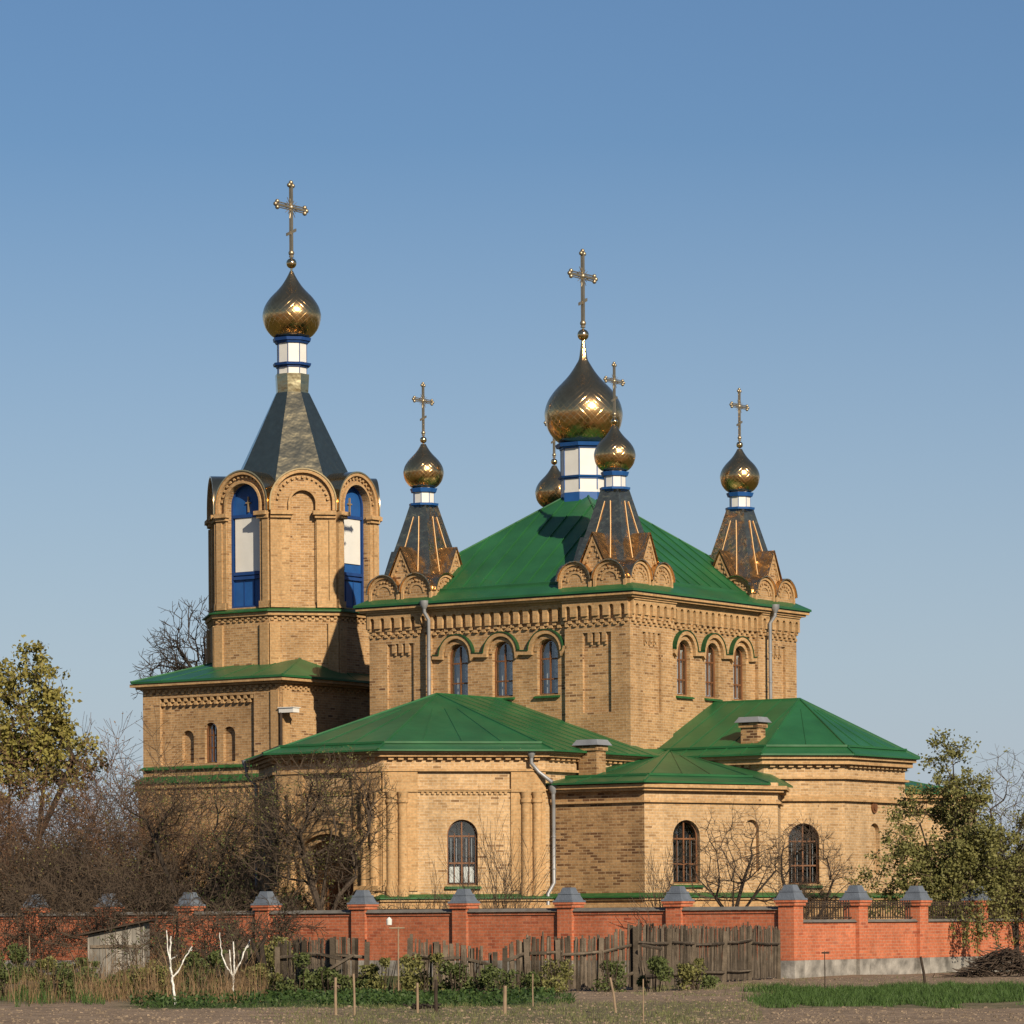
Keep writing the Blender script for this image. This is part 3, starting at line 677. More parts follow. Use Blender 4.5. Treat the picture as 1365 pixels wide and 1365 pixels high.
# matching plain transept on the far side
m = MB(); far = [(p[0], 10.2 - p[1]) for p in tw]; FC = (4.9, 13.1)
for k in range(5): F = Fc(far[k], far[k + 1], FC); wall(m, F, 0, F.L, 0, 6.2)
m.build('far_transept_wall', M['brick_pale'], church)
fe = offp(far, .42, FC); m = MB(); hb = xy(4.95, 13.1, 8.08); hb1 = xy(4.95, 9.6, 8.08); eb = [T(p, ZE) for p in fe]
m.face([eb[0], eb[1], hb, hb1]); [m.face([eb[i], eb[i + 1], hb]) for i in (1, 2, 3)]; m.face([eb[4], eb[5], hb1, hb]); m.face([T(p, ZE - .04) for p in fe])
m.build('far_transept_roof', M['green'], church)

# ---------------------------------------------------------------- chimneys
def chimney(a, b, z0, z1, h=.30):
    m = MB(); x, y = -a, b
    m.box(x - h, x + h, y - h * .8, y + h * .8, z0, z1); m.box(x - h - .05, x + h + .05, y - h * .8 - .05, y + h * .8 + .05, z1 - .14, z1 - .002)
    m.box(x - h - .06, x + h + .06, y - h * .8 - .06, y + h * .8 + .06, z0, z0 + .22)
    o = m.build('chimney', M['brick_worn'], church)
    m = MB(); q = h + .14; r = h * .8 + .14
    m.hexa([(x - q, y - r, z1 + .01), (x + q, y - r, z1 + .01), (x + q, y + r, z1 + .01), (x - q, y + r, z1 + .01), (x - q + .1, y - r + .1, z1 + .17), (x + q - .1, y - r + .1, z1 + .17), (x + q - .1, y + r - .1, z1 + .17), (x - q + .1, y + r - .1, z1 + .17)])
    m.build('chimney_cap', M['zinc'], o)
chimney(-.62, -3.15, 5.3, 6.38); chimney(-2.72, 2.15, 6.2, 7.16, .28)

# ---------------------------------------------------------------- nave and west block under the tower
def plain_block(name, pts, z1, mt='brick'):
    m = MB(); c = (sum(p[0] for p in pts) / len(pts), sum(p[1] for p in pts) / len(pts))
    for k in range(len(pts)): F = Fc(pts[k], pts[(k + 1) % len(pts)], c); wall(m, F, 0, F.L, 0, z1)
    m.face([xy(*p, z1) for p in pts]); return m.build(name, M[mt], church)
plain_block('link_wall', [(9.7, 3.5), (13.7, 3.5), (13.7, 6.7), (9.7, 6.7)], 7.2)
m = MB(); m.face([xy(9.7, 3.3, 7.21), xy(13.7, 3.3, 7.21), xy(13.7, 5.1, 7.9), xy(9.7, 5.1, 7.9)]); m.face([xy(9.7, 6.9, 7.21), xy(13.7, 6.9, 7.21), xy(13.7, 5.1, 7.9), xy(9.7, 5.1, 7.9)])
m.build('link_roof', M['green'], church)
wb = [(13.6, .7), (19.2, .7), (19.2, 9.5), (13.6, 9.5)]; WC = (16.4, 5.1); wl = MB(); tr = MB()
for k in range(4):
    F = Fc(wb[k], wb[(k + 1) % 4], WC); L = F.L
    if k == 0:
        wall(wl, F, 0, L, 5.95, 9.05, [dict(c=(1.06 + 4.89) / 2, w=3.83, zb=6.5, zt=8.62, arch=0, dp=.12)])
        s3 = [15.76 - 13.6, 16.5 - 13.6, 17.44 - 13.6]
        wall(wl, F, 1.06, 4.89, 6.5, 8.62, [dict(c=s3[0], w=.48, zb=6.55, zt=7.65, dp=.14, back=1), dict(c=s3[1], w=.50, zb=6.52, zt=7.80, dp=.14), dict(c=s3[2], w=.48, zb=6.55, zt=7.58, dp=.14, back=1)], d=-.12)
        zigzag(tr, F, 1.08, 4.87, .27, -.123, -.01, 8.38, 8.62); zigzag(tr, F, .03, L - .03, .26, -.003, .06, 8.74, 8.90)
        for s in (s3[0], s3[2]): tr.fbox(F, s - .28, s + .28, -.12, -.02, 6.47, 6.53)
        Fd = Fc(wb[0], wb[1], WC); Fd.o = Fd.o - Fd.n * .12; window(Fd, s3[1], .50, 6.52, 7.80, .14, [7.0, 7.4], 'tall')
        tr.fbox(F, .05, .35, -.003, .06, 5.95, 8.72); FW = F
    else:
        wall(wl, F, 0, L, 5.95, 9.05)
        if k == 3: zigzag(tr, F, .03, L - .03, .26, -.003, .06, 8.74, 8.90); tr.fbox(F, L - .4, L - .05, -.003, .06, 5.95, 8.72)
    wall(wl, F, 0, L, 0, 5.9, d=.12) if k in (0, 2) else wall(wl, F, -.12, L + .12, 0, 5.9, d=.12)
    zigzag(tr, F, .0, L, .27, .117, .17, 5.45, 5.68)
for k in (0, 2):
    F = Fc(wb[k], wb[(k + 1) % 4], WC)
    for (s0, s1) in ((-.12, 0), (F.L, F.L + .12)): wl.face([F.p(s0, .12, 0), F.p(s1, .12, 0), F.p(s1, .12, 5.9), F.p(s0, .12, 5.9)])
sweep(tr, wb, rp(-.14, .16, 8.93, 9.0), WC, True); sweep(tr, wb, rp(-.14, .30, 9.003, 9.10), WC, True)
sweep(tr, wb, rp(0, .20, 5.75, 5.9), WC, True)
wl.build('tower_base_wall', M['brick'], church); tr.build('tower_base_moulding', M['brick_trim'], church)
m = MB(); sweep(m, wb, [(-.02, 5.903), (.26, 5.903), (.26, 5.94), (-.02, 6.15)], WC, True); m.build('tower_base_ledge', M['green_trim'], church)
m = MB(); sweep(m, wb, [(-.02, 6.34), (.10, 6.34), (.10, 6.37), (-.02, 6.46)], WC, True); m.build('tower_base_ledge', M['green_trim'], church)
plinth(wb + [wb[0]], WC)
TCN = (16.5, 5.1)          # tower axis
def oct_(ap_, ph=0): return [(TCN[0] + ap_ / cos(pi / 8) * cos(pi / 8 + k * pi / 4), TCN[1] + ap_ / cos(pi / 8) * sin(pi / 8 + k * pi / 4)) for k in range(8)]
m = MB(); we = [(13.25, .36), (19.42, .36), (19.42, 9.8), (13.25, 9.8)]
ti = [(14.7, 3.1), (18.3, 3.1), (18.3, 7.1), (14.7, 7.1)]
for k in range(4):
    a, b = we[k], we[(k + 1) % 4]; c, d = ti[k], ti[(k + 1) % 4]
    m.face([xy(*a, 9.17), xy(*b, 9.17), xy(*d, 9.86), xy(*c, 9.86)]); m.face([xy(*a, 9.105), xy(*b, 9.105), xy(*b, 9.17), xy(*a, 9.17)])
    seam(m, xy(*a, 9.17), xy(*c, 9.86), .03)
    for f in (.2, .4, .6, .8): seam(m, lerp3(xy(*a, 9.17), xy(*b, 9.17), f), lerp3(xy(*c, 9.86), xy(*d, 9.86), f), .014)
m.face([xy(*p, 9.105) for p in we]); m.face([xy(*p, 9.86) for p in ti])
m.build('tower_base_roof', M['green'], church)

# octagonal lower stage
wl = MB(); tr = MB(); O1 = oct_(2.66)
for k in range(8):
    F = Fc(O1[k], O1[(k + 1) % 8], TCN); L = F.L
    wall(wl, F, 0, L, 9.2, 11.36)
    for (s0, s1) in ((0.0, .33), (L - .33, L)): tr.fbox(F, s0, s1, -.003, .09, 9.2, 11.0)
    zigzag(tr, F, .02, L - .02, .25, -.003, .07, 11.08, 11.22)
sweep(tr, O1, rp(-.01, .12, 11.24, 11.36), TCN, True)
m = MB(); sweep(m, O1, [(-.3, 11.363), (.22, 11.363), (.22, 11.40), (-.3, 11.56)], TCN, True); m.build('belfry_ledge', M['green_trim'], church)
# bell stage
O2 = oct_(2.54); kok = MB(); ktr = MB(); km = MB()
for k in range(8):
    F = Fc(O2[k], O2[(k + 1) % 8], TCN); L = F.L; c = L / 2; ax = (k % 2 == 1)      # axial faces carry the openings
    if ax: wall(wl, F, 0, L, 11.4, 14.6, [dict(c=c, w=1.36, zb=11.55, zt=14.6, arch=0, dp=.32, notop=1)])
    else: wall(wl, F, 0, L, 11.4, 14.6, [dict(c=c, w=.80, zb=11.6, zt=14.6, arch=0, dp=.08, back=1, notop=1)])
    pw = .36 if ax else .62
    for (s0, s1) in ((0.0, pw), (L - pw, L)):
        tr.fbox(F, s0, s1, -.003, .07, 11.5, 14.35)
        if s0: tr.fbox(F, s1 - .22, s1, .07, .13, 11.5, 14.3)
        else: tr.fbox(F, 0, .22, .07, .13, 11.5, 14.3)
        tr.fbox(F, s0 - (.06 if s0 else 0), s1 + (0 if s0 else .06), -.003, .17, 14.353, 14.45); tr.fbox(F, s0 - (.12 if s0 else 0), s1 + (0 if s0 else .12), -.003, .25, 14.453, 14.58)
        tr.fbox(F, s0, s1, -.003, .14, 11.5, 11.72)
    # kokoshnik gable: stilted half circle
    zs = 14.86; Ro = 1.04
    A = [(c - Ro, 14.6)] + arc(c, zs, Ro, n=22) + [(c + Ro, 14.6)]
    ri = .68 if ax else .40
    B = [(c - ri, 14.6)] + arc(c, zs - .02, ri, n=22) + [(c + ri, 14.6)]
    for i in range(len(A) - 1): kok.face([F.p(*_(B[i], .0)), F.p(*_(B[i + 1], .0)), F.p(*_(A[i + 1], .0)), F.p(*_(A[i], .0))])
    dp = -.32 if ax else -.08
    for i in range(len(B) - 1): kok.face([F.p(*_(B[i], 0)), F.p(*_(B[i + 1], 0)), F.p(*_(B[i + 1], dp)), F.p(*_(B[i], dp))])
    if not ax: kok.face([F.p(a, dp, z) for a, z in B])
    ktr.band(F, A, -.10, 0.0, -.003, .14); ktr.band(F, [(c - ri - .07, 14.6)] + arc(c, zs - .02, ri + .07, n=22) + [(c + ri + .07, 14.6)], -.07, .0, -.003, .10)
    for i in range(15):      # dog-tooth ring
        a_ = radians(8 + 164 * i / 14); r_ = Ro - .165 if ax else Ro - .23
        q = F; cx, cz = c + r_ * cos(a_), zs + r_ * sin(a_); e = .05
        ktr.fpoly(F, [(cx + e * cos(a_ + t), cz + e * sin(a_ + t)) for t in (pi / 4, 3 * pi / 4, 5 * pi / 4, 7 * pi / 4)], -.003, .08)
    km.band(F, A, .002, .045, -1.35, .17)
wl.build('belfry_wall', M['brick'], church); tr.build('belfry_pilasters', M['brick_trim'], church)
kok.build('belfry_gables', M['brick'], church); ktr.build('belfry_gable_moulding', M['brick_trim'], church)
km.build('belfry_gable_roofs', M['gold_plain'], church, smooth=True, ca=50)
for k in (1, 3, 5, 7):
    F = Fc(O2[k], O2[(k + 1) % 8], TCN); c = F.L / 2; m = MB(); d = -.22
    P = [(c - .68, 11.55)] + arc(c, 14.88, .68, n=16) + [(c + .68, 11.55)]
    m.fpoly(F, P, d - .12, d - .04); sh = m.build('belfry_shutter', M['blue'], church)
    m = MB(); m.band(F, P, -.07, 0, d - .05, d + .03, closed=True)
    for z in (12.52, 12.66, 14.50): m.fbox(F, c - .61, c + .61, d - .05, d + .04, z - .05, z + .05)
    for q in (-.2, .2): m.fbox(F, c + q - .012, c + q + .012, d - .05, d - .02, 11.62, 12.45)
    m.build('shutter_frame', M['blue_dark'], sh)
    if k in (1, 3, 7):
        pass
    m = MB(); z0 = 12.72 if k != 3 else 13.0
    m.fbox(F, c - .54, c + .54, d - .045, d + .0, z0, 14.44); m.build('white_panel', M['white'], sh)
    m = MB(); m.fbox(F, c - .02, c + .02, d - .04, d + .02, 14.62, 15.12); m.fbox(F, c - .10, c + .10, d - .04, d + .02, 14.9, 14.94); m.build('cross_ornament', M['gold_strip'], sh)

# ---------------------------------------------------------------- domes and crosses
def tp(a, b): return (-a, b)
def ortho_cross(parent, x, y, z0, h, hw):
    """three-bar cross with trefoil ends, bars along local y"""
    m = MB(); t = h * .019; zc = z0 + h * .66
    m.box(x - t, x + t, y - t, y + t, z0, z0 + h * .95); m.box(x - t * .7, x + t * .7, y - hw * .92, y + hw * .92, zc - t * .8, zc + t * .8)
    for s_ in (-1, 1): m.box(x - t * .5, x + t * .5, y - hw * .8, y + hw * .8, zc + s_ * t * 1.8 - t * .3, zc + s_ * t * 1.8 + t * .3)
    e = hw * .112
    for (yy, zz, dy, dz) in ((y - hw * .9, zc, -1, 0), (y + hw * .9, zc, 1, 0), (y, z0 + h * .95, 0, 1)):
        for (ky, kz) in ((dy, dz), (dz, dy), (-dz, -dy)):
            m.ball((x, yy + ky * e * 1.05, zz + kz * e * 1.05), e * .85, 8)
    # slanted foot bar
    q = hw * .30; z2 = z0 + h * .33
    m.hexa([(x - t * .6, y - q, z2 - t - q * .45), (x + t * .6, y - q, z2 - t - q * .45), (x + t * .6, y + q, z2 - t + q * .45), (x - t * .6, y + q, z2 - t + q * .45),
            (x - t * .6, y - q, z2 + t - q * .45), (x + t * .6, y - q, z2 + t - q * .45), (x + t * .6, y + q, z2 + t + q * .45), (x - t * .6, y + q, z2 + t + q * .45)])
    for i in range(16):     # rays
        a_ = 2 * pi * (i + .5) / 16; r1 = hw * (.46 if i % 2 else .36)
        m.tube([(x, y + cos(a_) * hw * .1, zc + sin(a_) * hw * .1), (x, y + cos(a_) * r1, zc + sin(a_) * r1)], [t * .36, t * .2], 4)
    m.ball((x, y, zc), t * 2.0, 10); m.ball((x, y, z0 + h * .055), t * 2.1, 10)
    m.lathe([(0, z0 - .02), (t * 1.8, z0), (t * 1.2, z0 + h * .03)], 8, (x, y))
    m.build('cross', M['cross_metal'], parent, smooth=True)
def onion(parent, x, y, zb, R, zc, ztip, mt, tall=False):
    pr_ = [(.60, -.70), (.72, -.62), (.86, -.45), (.95, -.26), (1.0, 0), (.985, .16), (.93, .34), (.84, .50), (.72, .66), (.585, .80), (.46, .93), (.35, 1.06), (.26, 1.19), (.18, 1.32), (.115, 1.44)]
    P = [(R * .56, zc - R * .705)] + [(r * R, zc + z * R) for r, z in pr_]
    zt0 = zc + 1.44 * R
    if tall: P += [(R * .085, zc + 1.62 * R), (R * .045, ztip)]
    else: P += [(R * .06, ztip)]
    m = MB()
    # resample smoothly
    Q = []
    for i in range(len(P) - 1):
        p0 = P[max(0, i - 1)]; p1 = P[i]; p2 = P[i + 1]; p3 = P[min(len(P) - 1, i + 2)]
        for t in (0, .5):
            Q.append(tuple(.5 * ((2 * p1[j]) + (-p0[j] + p2[j]) * t + (2 * p0[j] - 5 * p1[j] + 4 * p2[j] - p3[j]) * t * t + (-p0[j] + 3 * p1[j] - 3 * p2[j] + p3[j]) * t ** 3) for j in (0, 1)))
    Q.append(P[-1])
    m.lathe(Q, 40, (x, y)); return m.build('onion_dome', M[mt], parent, smooth=True, ca=60)
def oct_prism(mb, x, y, ap_, z0, z1, ap1=None, capt=True):
    r0 = ap_ / cos(pi / 8); r1 = (ap1 if ap1 is not None else ap_) / cos(pi / 8)
    prof = [(r0, z0), (r1, z1)]
    if capt: prof = [(0, z0)] + prof + [(0, z1)]
    mb.lathe(prof, 8, (x, y), pi / 8)
def finial(parent, x, y, z, r, h0, hz, hw):
    m = MB(); m.ball((x, y, z), r, 16); m.tube([(x, y, z - r - .12), (x, y, z + r + .2)], r * .22, 8); m.build('finial_ball', M['gold_plain'], parent, smooth=True)
    ortho_cross(parent, x, y, h0, hz, hw)

# tower spire
x, y = tp(*TCN); m = MB()
r0 = 2.08 / cos(pi / 8); r1 = .53 / cos(pi / 8)
N_ = 10
m.lathe([(r0 + (r1 - r0) * i / N_ - .01 * sin(pi * i / N_), 15.28 + (18.67 - 15.28) * i / N_) for i in range(N_ + 1)], 8, (x, y), pi / 8)
m.lathe([(1.85, 14.62), (1.9, 15.0), (r0, 15.285)], 8, (x, y), pi / 8)
sp = m.build('tower_spire', M['tent'], church)
m = MB(); oct_prism(m, x, y, .50, 18.67, 19.28, .53); m.build('spire_collar', M['tent'], sp)
m = MB(); oct_prism(m, x, y, .455, 19.28, 20.42)
m.build('drum', M['white'], sp)
m = MB(); oct_prism(m, x, y, .58, 19.56, 19.64, .60); oct_prism(m, x, y, .50, 19.50, 19.558); oct_prism(m, x, y, .50, 20.28, 20.36, .55); oct_prism(m, x, y, .58, 20.363, 20.46, .60)
for k in range(8): a_ = pi / 8 + k * pi / 4; r_ = .455 / cos(pi / 8) - .004; m.tube([(x + r_ * cos(a_), y + r_ * sin(a_), 19.28), (x + r_ * cos(a_), y + r_ * sin(a_), 20.3)], .016, 6)
m.build('drum_trim', M['blue_dark'], sp)
onion(sp, x, y, 20.5, .955, 21.17, 22.66, 'gold'); finial(sp, x, y, 22.92, .17, 23.12, 2.46, .80)
# central drum
x, y = tp(5.1, 5.1); m = MB(); oct_prism(m, x, y, .67, 14.55, 16.1); dr = m.build('central_drum', M['white'], church)
m = MB(); oct_prism(m, x, y, .675, 13.8, 14.62, .675); oct_prism(m, x, y, .70, 15.03, 15.07); oct_prism(m, x, y, .74, 15.073, 15.13, .77); oct_prism(m, x, y, .71, 15.97, 16.03); oct_prism(m, x, y, .80, 16.033, 16.14, .84)
for k in range(8): a_ = pi / 8 + k * pi / 4; r_ = .67 / cos(pi / 8) - .004; m.tube([(x + r_ * cos(a_), y + r_ * sin(a_), 14.7), (x + r_ * cos(a_), y + r_ * sin(a_), 16.0)], .02, 6)
m.build('drum_trim', M['blue'], dr)
onion(dr, x, y, 16.2, 1.21, 17.03, 19.36, 'gold', True); finial(dr, x, y, 19.53, .18, 19.76, 2.40, .72)
# corner turrets
def turret(a, b):
    x, y = tp(a, b); m = MB(); hb_ = 1.10; ht = .31
    z0, z1 = 11.2, 14.18; n_ = 8
    for i in range(n_):      # gently concave square tent
        f0, f1 = i / n_, (i + 1) / n_; q0 = hb_ + (ht - hb_) * f0 - .02 * sin(pi * f0); q1 = hb_ + (ht - hb_) * f1 - .02 * sin(pi * f1)
        za, zb_ = z0 + (z1 - z0) * f0, z0 + (z1 - z0) * f1; k0 = 0; k1 = 0
        for (ux, uy) in ((1, 0), (0, 1), (-1, 0), (0, -1)):
            vx, vy = -uy, ux
            m.face([(x + ux * q0 - vx * (q0 - k0), y + uy * q0 - vy * (q0 - k0), za), (x + ux * q0 + vx * (q0 - k0), y + uy * q0 + vy * (q0 - k0), za), (x + ux * q1 + vx * (q1 - k1), y + uy * q1 + vy * (q1 - k1), zb_), (x + ux * q1 - vx * (q1 - k1), y + uy * q1 - vy * (q1 - k1), zb_)])
            if k0: m.face([(x + ux * q0 + vx * (q0 - k0), y + uy * q0 + vy * (q0 - k0), za), (x + vx * q0 + ux * (q0 - k0), y + vy * q0 + uy * (q0 - k0), za), (x + vx * q1 + ux * (q1 - k1), y + vy * q1 + uy * (q1 - k1), zb_), (x + ux * q1 + vx * (q1 - k1), y + uy * q1 + vy * (q1 - k1), zb_)])
    t = m.build('corner_turret', M['tent_small'], church)
    m = MB()
    for (ux, uy) in ((1, 0), (0, 1), (-1, 0), (0, -1)):
        vx, vy = -uy, ux
        for s_ in (-1, 1):
            def P(f, g):
                q = hb_ + (ht - hb_) * f - .02 * sin(pi * f) + .012; zz = z0 + (z1 - z0) * f; return (x + ux * q + vx * g * s_, y + uy * q + vy * g * s_, zz)
            m.tube([P(.88, .10), P(.6, .24), P(.35, .36), P(.30, .385)], .015, 5)
    m.build('gold_strip', M['gold_strip'], t)
    k_ = MB(); kt = MB(); rf = MB()
    for i in range(4):
        h = 1.22; cs = [(a - h, b - h), (a + h, b - h), (a + h, b + h), (a - h, b + h)]
        F = Fc(cs[i], cs[(i + 1) % 4], (a, b)); L = F.L; zk = 11.15
        for c in (L / 2 - .61, L / 2 + .61):
            r = .572; A = [(c - r, zk)] + arc(c, zk + .26, r, n=16) + [(c + r, zk)]
            k_.fpoly(F, A, -.32, 0)
            kt.band(F, A, -.09, -.002, -.002, .05); kt.band(F, arc(c, zk + .26, .30, n=14), -.06, 0, -.002, .03)
            for j in range(9):
                a_ = radians(12 + 156 * j / 8); cx, cz = c + .375 * cos(a_), zk + .26 + .375 * sin(a_); kt.fpoly(F, [(cx + .035 * cos(a_ + q), cz + .035 * sin(a_ + q)) for q in (pi / 4, 3 * pi / 4, 5 * pi / 4, 7 * pi / 4)], -.002, .045)
            rf.band(F, arc(c, zk + .26, r, 176, 4, n=16), .003, .034, -.62, .12)
        c = L / 2; G = [(c - .50, zk + .55), (c, zk + 1.62), (c + .50, zk + .55)]
        k_.fpoly(F, G, -.60, -.06); kt.band(F, G, -.08, -.002, -.07, -.01)
        for j in range(5):
            for sg in (-1, 1): q = j / 5 + .1; cx, cz = c + sg * .33 * (1 - q), zk + .60 + .80 * q; kt.fbox(F, cx - .03, cx + .03, -.062, -.02, cz - .04, cz + .04)
        # little gable roof running back into the tent
        top = (c, zk + 1.70); lo = [(c - .60, zk + .52), (c + .60, zk + .52)]
        for q in lo:
            rf.face([F.p(*_(q, 0.03)), F.p(*_(top, 0.03)), F.p(*_(top, -.95)), F.p(*_(q, -.95))]); rf.face([F.p(q[0], 0, q[1] - .03), F.p(top[0], 0, top[1] - .04), F.p(top[0], -.95, top[1] - .04), F.p(q[0], -.95, q[1] - .03)])
            rf.face([F.p(q[0], 0, q[1] - .03), F.p(top[0], 0, top[1] - .04), F.p(*_(top, 0.0)), F.p(*_(q, 0.0))])
    k_.build('kokoshnik_gables', M['brick'], t); kt.build('gable_moulding', M['brick_trim'], t); rf.build('gable_roof', M['tent_small'], t)
    m = MB(); oct_prism(m, x, y, .30, 14.18, 14.72); m.build('drum', M['white'], t)
    m = MB(); oct_prism(m, x, y, .33, 14.12, 14.17, .36); oct_prism(m, x, y, .42, 14.173, 14.24, .43); oct_prism(m, x, y, .36, 14.58, 14.70, .40)
    for k in range(8): a_ = pi / 8 + k * pi / 4; r_ = .30 / cos(pi / 8) - .004; m.tube([(x + r_ * cos(a_), y + r_ * sin(a_), 14.2), (x + r_ * cos(a_), y + r_ * sin(a_), 14.6)], .011, 5)
    m.build('drum_trim', M['blue'], t)
    onion(t, x, y, 14.7, .62, 15.18, 16.05, 'gold_small'); finial(t, x, y, 16.2, .105, 16.33, 1.62, .50)
for (a, b) in ((1.6, 1.5), (8.6, 1.5), (1.55, 8.5), (8.55, 8.55)): turret(a, b)

# ---------------------------------------------------------------- drainpipes
def pipe(pts, r=.055, funnel=True):
    P = [Vector(xy(*p)) for p in pts]; m = MB()
    m.tube(P, r, 10)
    if funnel: q = P[0]; m.lathe([(r, q.z - .12), (.13, q.z + .02), (.14, q.z + .14), (.0, q.z + .13)], 12, (q.x, q.y))
    for p0_, p1_ in zip(P[:-1], P[1:]):
        L = (p1_ - p0_).length
        for i in range(1, int(L / .9) + 1):
            c = p0_.lerp(p1_, i * .9 / L) if i * .9 < L else p1_
            d = (p1_ - p0_).normalized() * .02; m.tube([c - d, c + d], r + .012, 10)
    m.build('drainpipe', M['zinc'], church, smooth=True, ca=50)
pipe([(7.50, -.02, 10.98), (7.50, -.02, 10.78), (7.45, .13, 10.55), (7.45, .13, 8.15)])
pipe([(-.02, 7.95, 10.98), (-.02, 7.95, 10.78), (.13, 7.9, 10.55), (.13, 7.9, 7.3)])
pipe([(-.05, -5.35, 6.1), (-.05, -5.35, 5.85), (-.15, -5.15, 5.6), (-.55, -5.05, 5.30)])
pipe([(-.42, -4.82, 5.1), (-.42, -4.82, 4.9), (-.36, -4.72, 4.7), (-.36, -4.72, 2.5), (-.36, -5.02, 2.2), (-.36, -5.02, 1.2)])
pipe([(10.35, -5.05, 6.1), (10.35, -5.05, 5.8), (10.15, -4.85, 5.5), (10.15, -4.85, 2.4)])
#==PART3==
# floodlight box on a bent pole by the tower base
m = MB(); q = Vector(xy(13.3, .75, 8.06)); m.box(q.x - .28, q.x + .28, q.y - .16, q.y + .16, q.z - .07, q.z + .07)
m.box(q.x - .31, q.x + .31, q.y - .19, q.y + .19, q.z + .073, q.z + .10)
fl = m.build('floodlight_box', M['white'], church)
m = MB(); m.tube([xy(13.52, .62, 8.0), xy(13.52, .62, 6.2)], .045, 8); m.build('floodlight_pole', M['wood_dark'], fl)

# =================================================================== ground
def hz(x, y):
    if abs(x) > 40 or y < 40 or y > 140: return 0
    v = noise.noise(Vector((x * .35, y * .18, 0))) * .05
    soil = 1 if y < 95 else .3
    v += noise.noise(Vector((x * 3.1, y * 2.2, 4))) * .022 * soil + noise.noise(Vector((x * 8, y * 6, 9))) * .014 * soil
    return v
def axis(lo, hi, step, far):
    a = [lo + i * step for i in range(int(round((hi - lo) / step)) + 1)]; out = []; d = step
    v = lo
    while v > -far: d *= 1.7; v -= d; out.insert(0, v)
    v = hi; d = step; tail = []
    while v < far: d *= 1.7; v += d; tail.append(v)
    return out + a + tail
gx = axis(-16, 16, .16, 4000); gy = axis(50, 100, .25, 4000)
gv = [(x, y, hz(x, y)) for y in gy for x in gx]; nx = len(gx)
gf = [(j * nx + i, j * nx + i + 1, (j + 1) * nx + i + 1, (j + 1) * nx + i) for j in range(len(gy) - 1) for i in range(nx - 1)]
me = bpy.data.meshes.new('ground'); me.from_pydata(gv, [], gf)
def px_(x, y): return 682.5 + 5100 * x / max(y, 1)
def sstep(a, b, v): t = max(0, min(1, (v - a) / (b - a))); return t * t * (3 - 2 * t)
gr = []
for (x, y, z) in gv:
    p = px_(x, y); g = 0
    if y > 101: g = .8
    elif y > 50:
        wob = noise.noise(Vector((x * .6, y * .3, 2)))
        strip = sstep(985, 1030, p) * sstep(60.5, 62, y + wob) * (1 - sstep(79, 81, y + wob)) * .45
        rows = (1 - sstep(690, 760, p)) * sstep(62.5, 64.5, y + wob * 2) * sstep(120, 230, p)
        mid = sstep(380, 520, p) * (1 - sstep(900, 1060, p)) * (1 - sstep(62, 70, y + wob)) * .45
        left = (1 - sstep(330, 420, p)) * sstep(67, 70, y + wob) * .5
        g = max(strip, rows, mid, left)
    gr.append(g)
at = me.attributes.new('green', 'FLOAT', 'POINT'); at.data.foreach_set('value', gr)
m, n, b = mat('field_soil')
tc = n.nodes.new('ShaderNodeTexCoord'); at = n.nodes.new('ShaderNodeAttribute'); at.attribute_name = 'green'
no = n.nodes.new('ShaderNodeTexNoise'); no.inputs['Scale'].default_value = 1.3; no.inputs['Detail'].default_value = 10; no.inputs['Roughness'].default_value = .7
n.links.new(tc.outputs['Object'], no.inputs['Vector'])
r1 = n.nodes.new('ShaderNodeValToRGB'); r1.color_ramp.elements[0].position = .3; r1.color_ramp.elements[0].color = (.125, .09, .062, 1); r1.color_ramp.elements[1].position = .7; r1.color_ramp.elements[1].color = (.27, .20, .14, 1)
n.links.new(no.outputs['Fac'], r1.inputs['Fac'])
r2 = n.nodes.new('ShaderNodeValToRGB'); r2.color_ramp.elements[0].position = .3; r2.color_ramp.elements[0].color = (.032, .05, .015, 1); r2.color_ramp.elements[1].position = .7; r2.color_ramp.elements[1].color = (.08, .095, .035, 1)
n.links.new(no.outputs['Fac'], r2.inputs['Fac'])
mx = n.nodes.new('ShaderNodeMix'); mx.data_type = 'RGBA'; n.links.new(at.outputs['Fac'], mx.inputs['Factor']); n.links.new(r1.outputs[0], mx.inputs[6]); n.links.new(r2.outputs[0], mx.inputs[7])
n.links.new(mx.outputs[2], b.inputs['Base Color']); b.inputs['Roughness'].default_value = .95; b.inputs['Specular IOR Level'].default_value = .1
n2 = n.nodes.new('ShaderNodeTexNoise'); n2.inputs['Scale'].default_value = 9; n2.inputs['Detail'].default_value = 8; n.links.new(tc.outputs['Object'], n2.inputs['Vector'])
bp = n.nodes.new('ShaderNodeBump'); bp.inputs['Strength'].default_value = .8; bp.inputs['Distance'].default_value = .06; n.links.new(n2.outputs['Fac'], bp.inputs['Height']); n.links.new(bp.outputs[0], b.inputs['Normal'])
me.materials.append(m); me.polygons.foreach_set('use_smooth', [True] * len(me.polygons))
go = bpy.data.objects.new('ground', me); col.objects.link(go); tag(go, kind='structure')

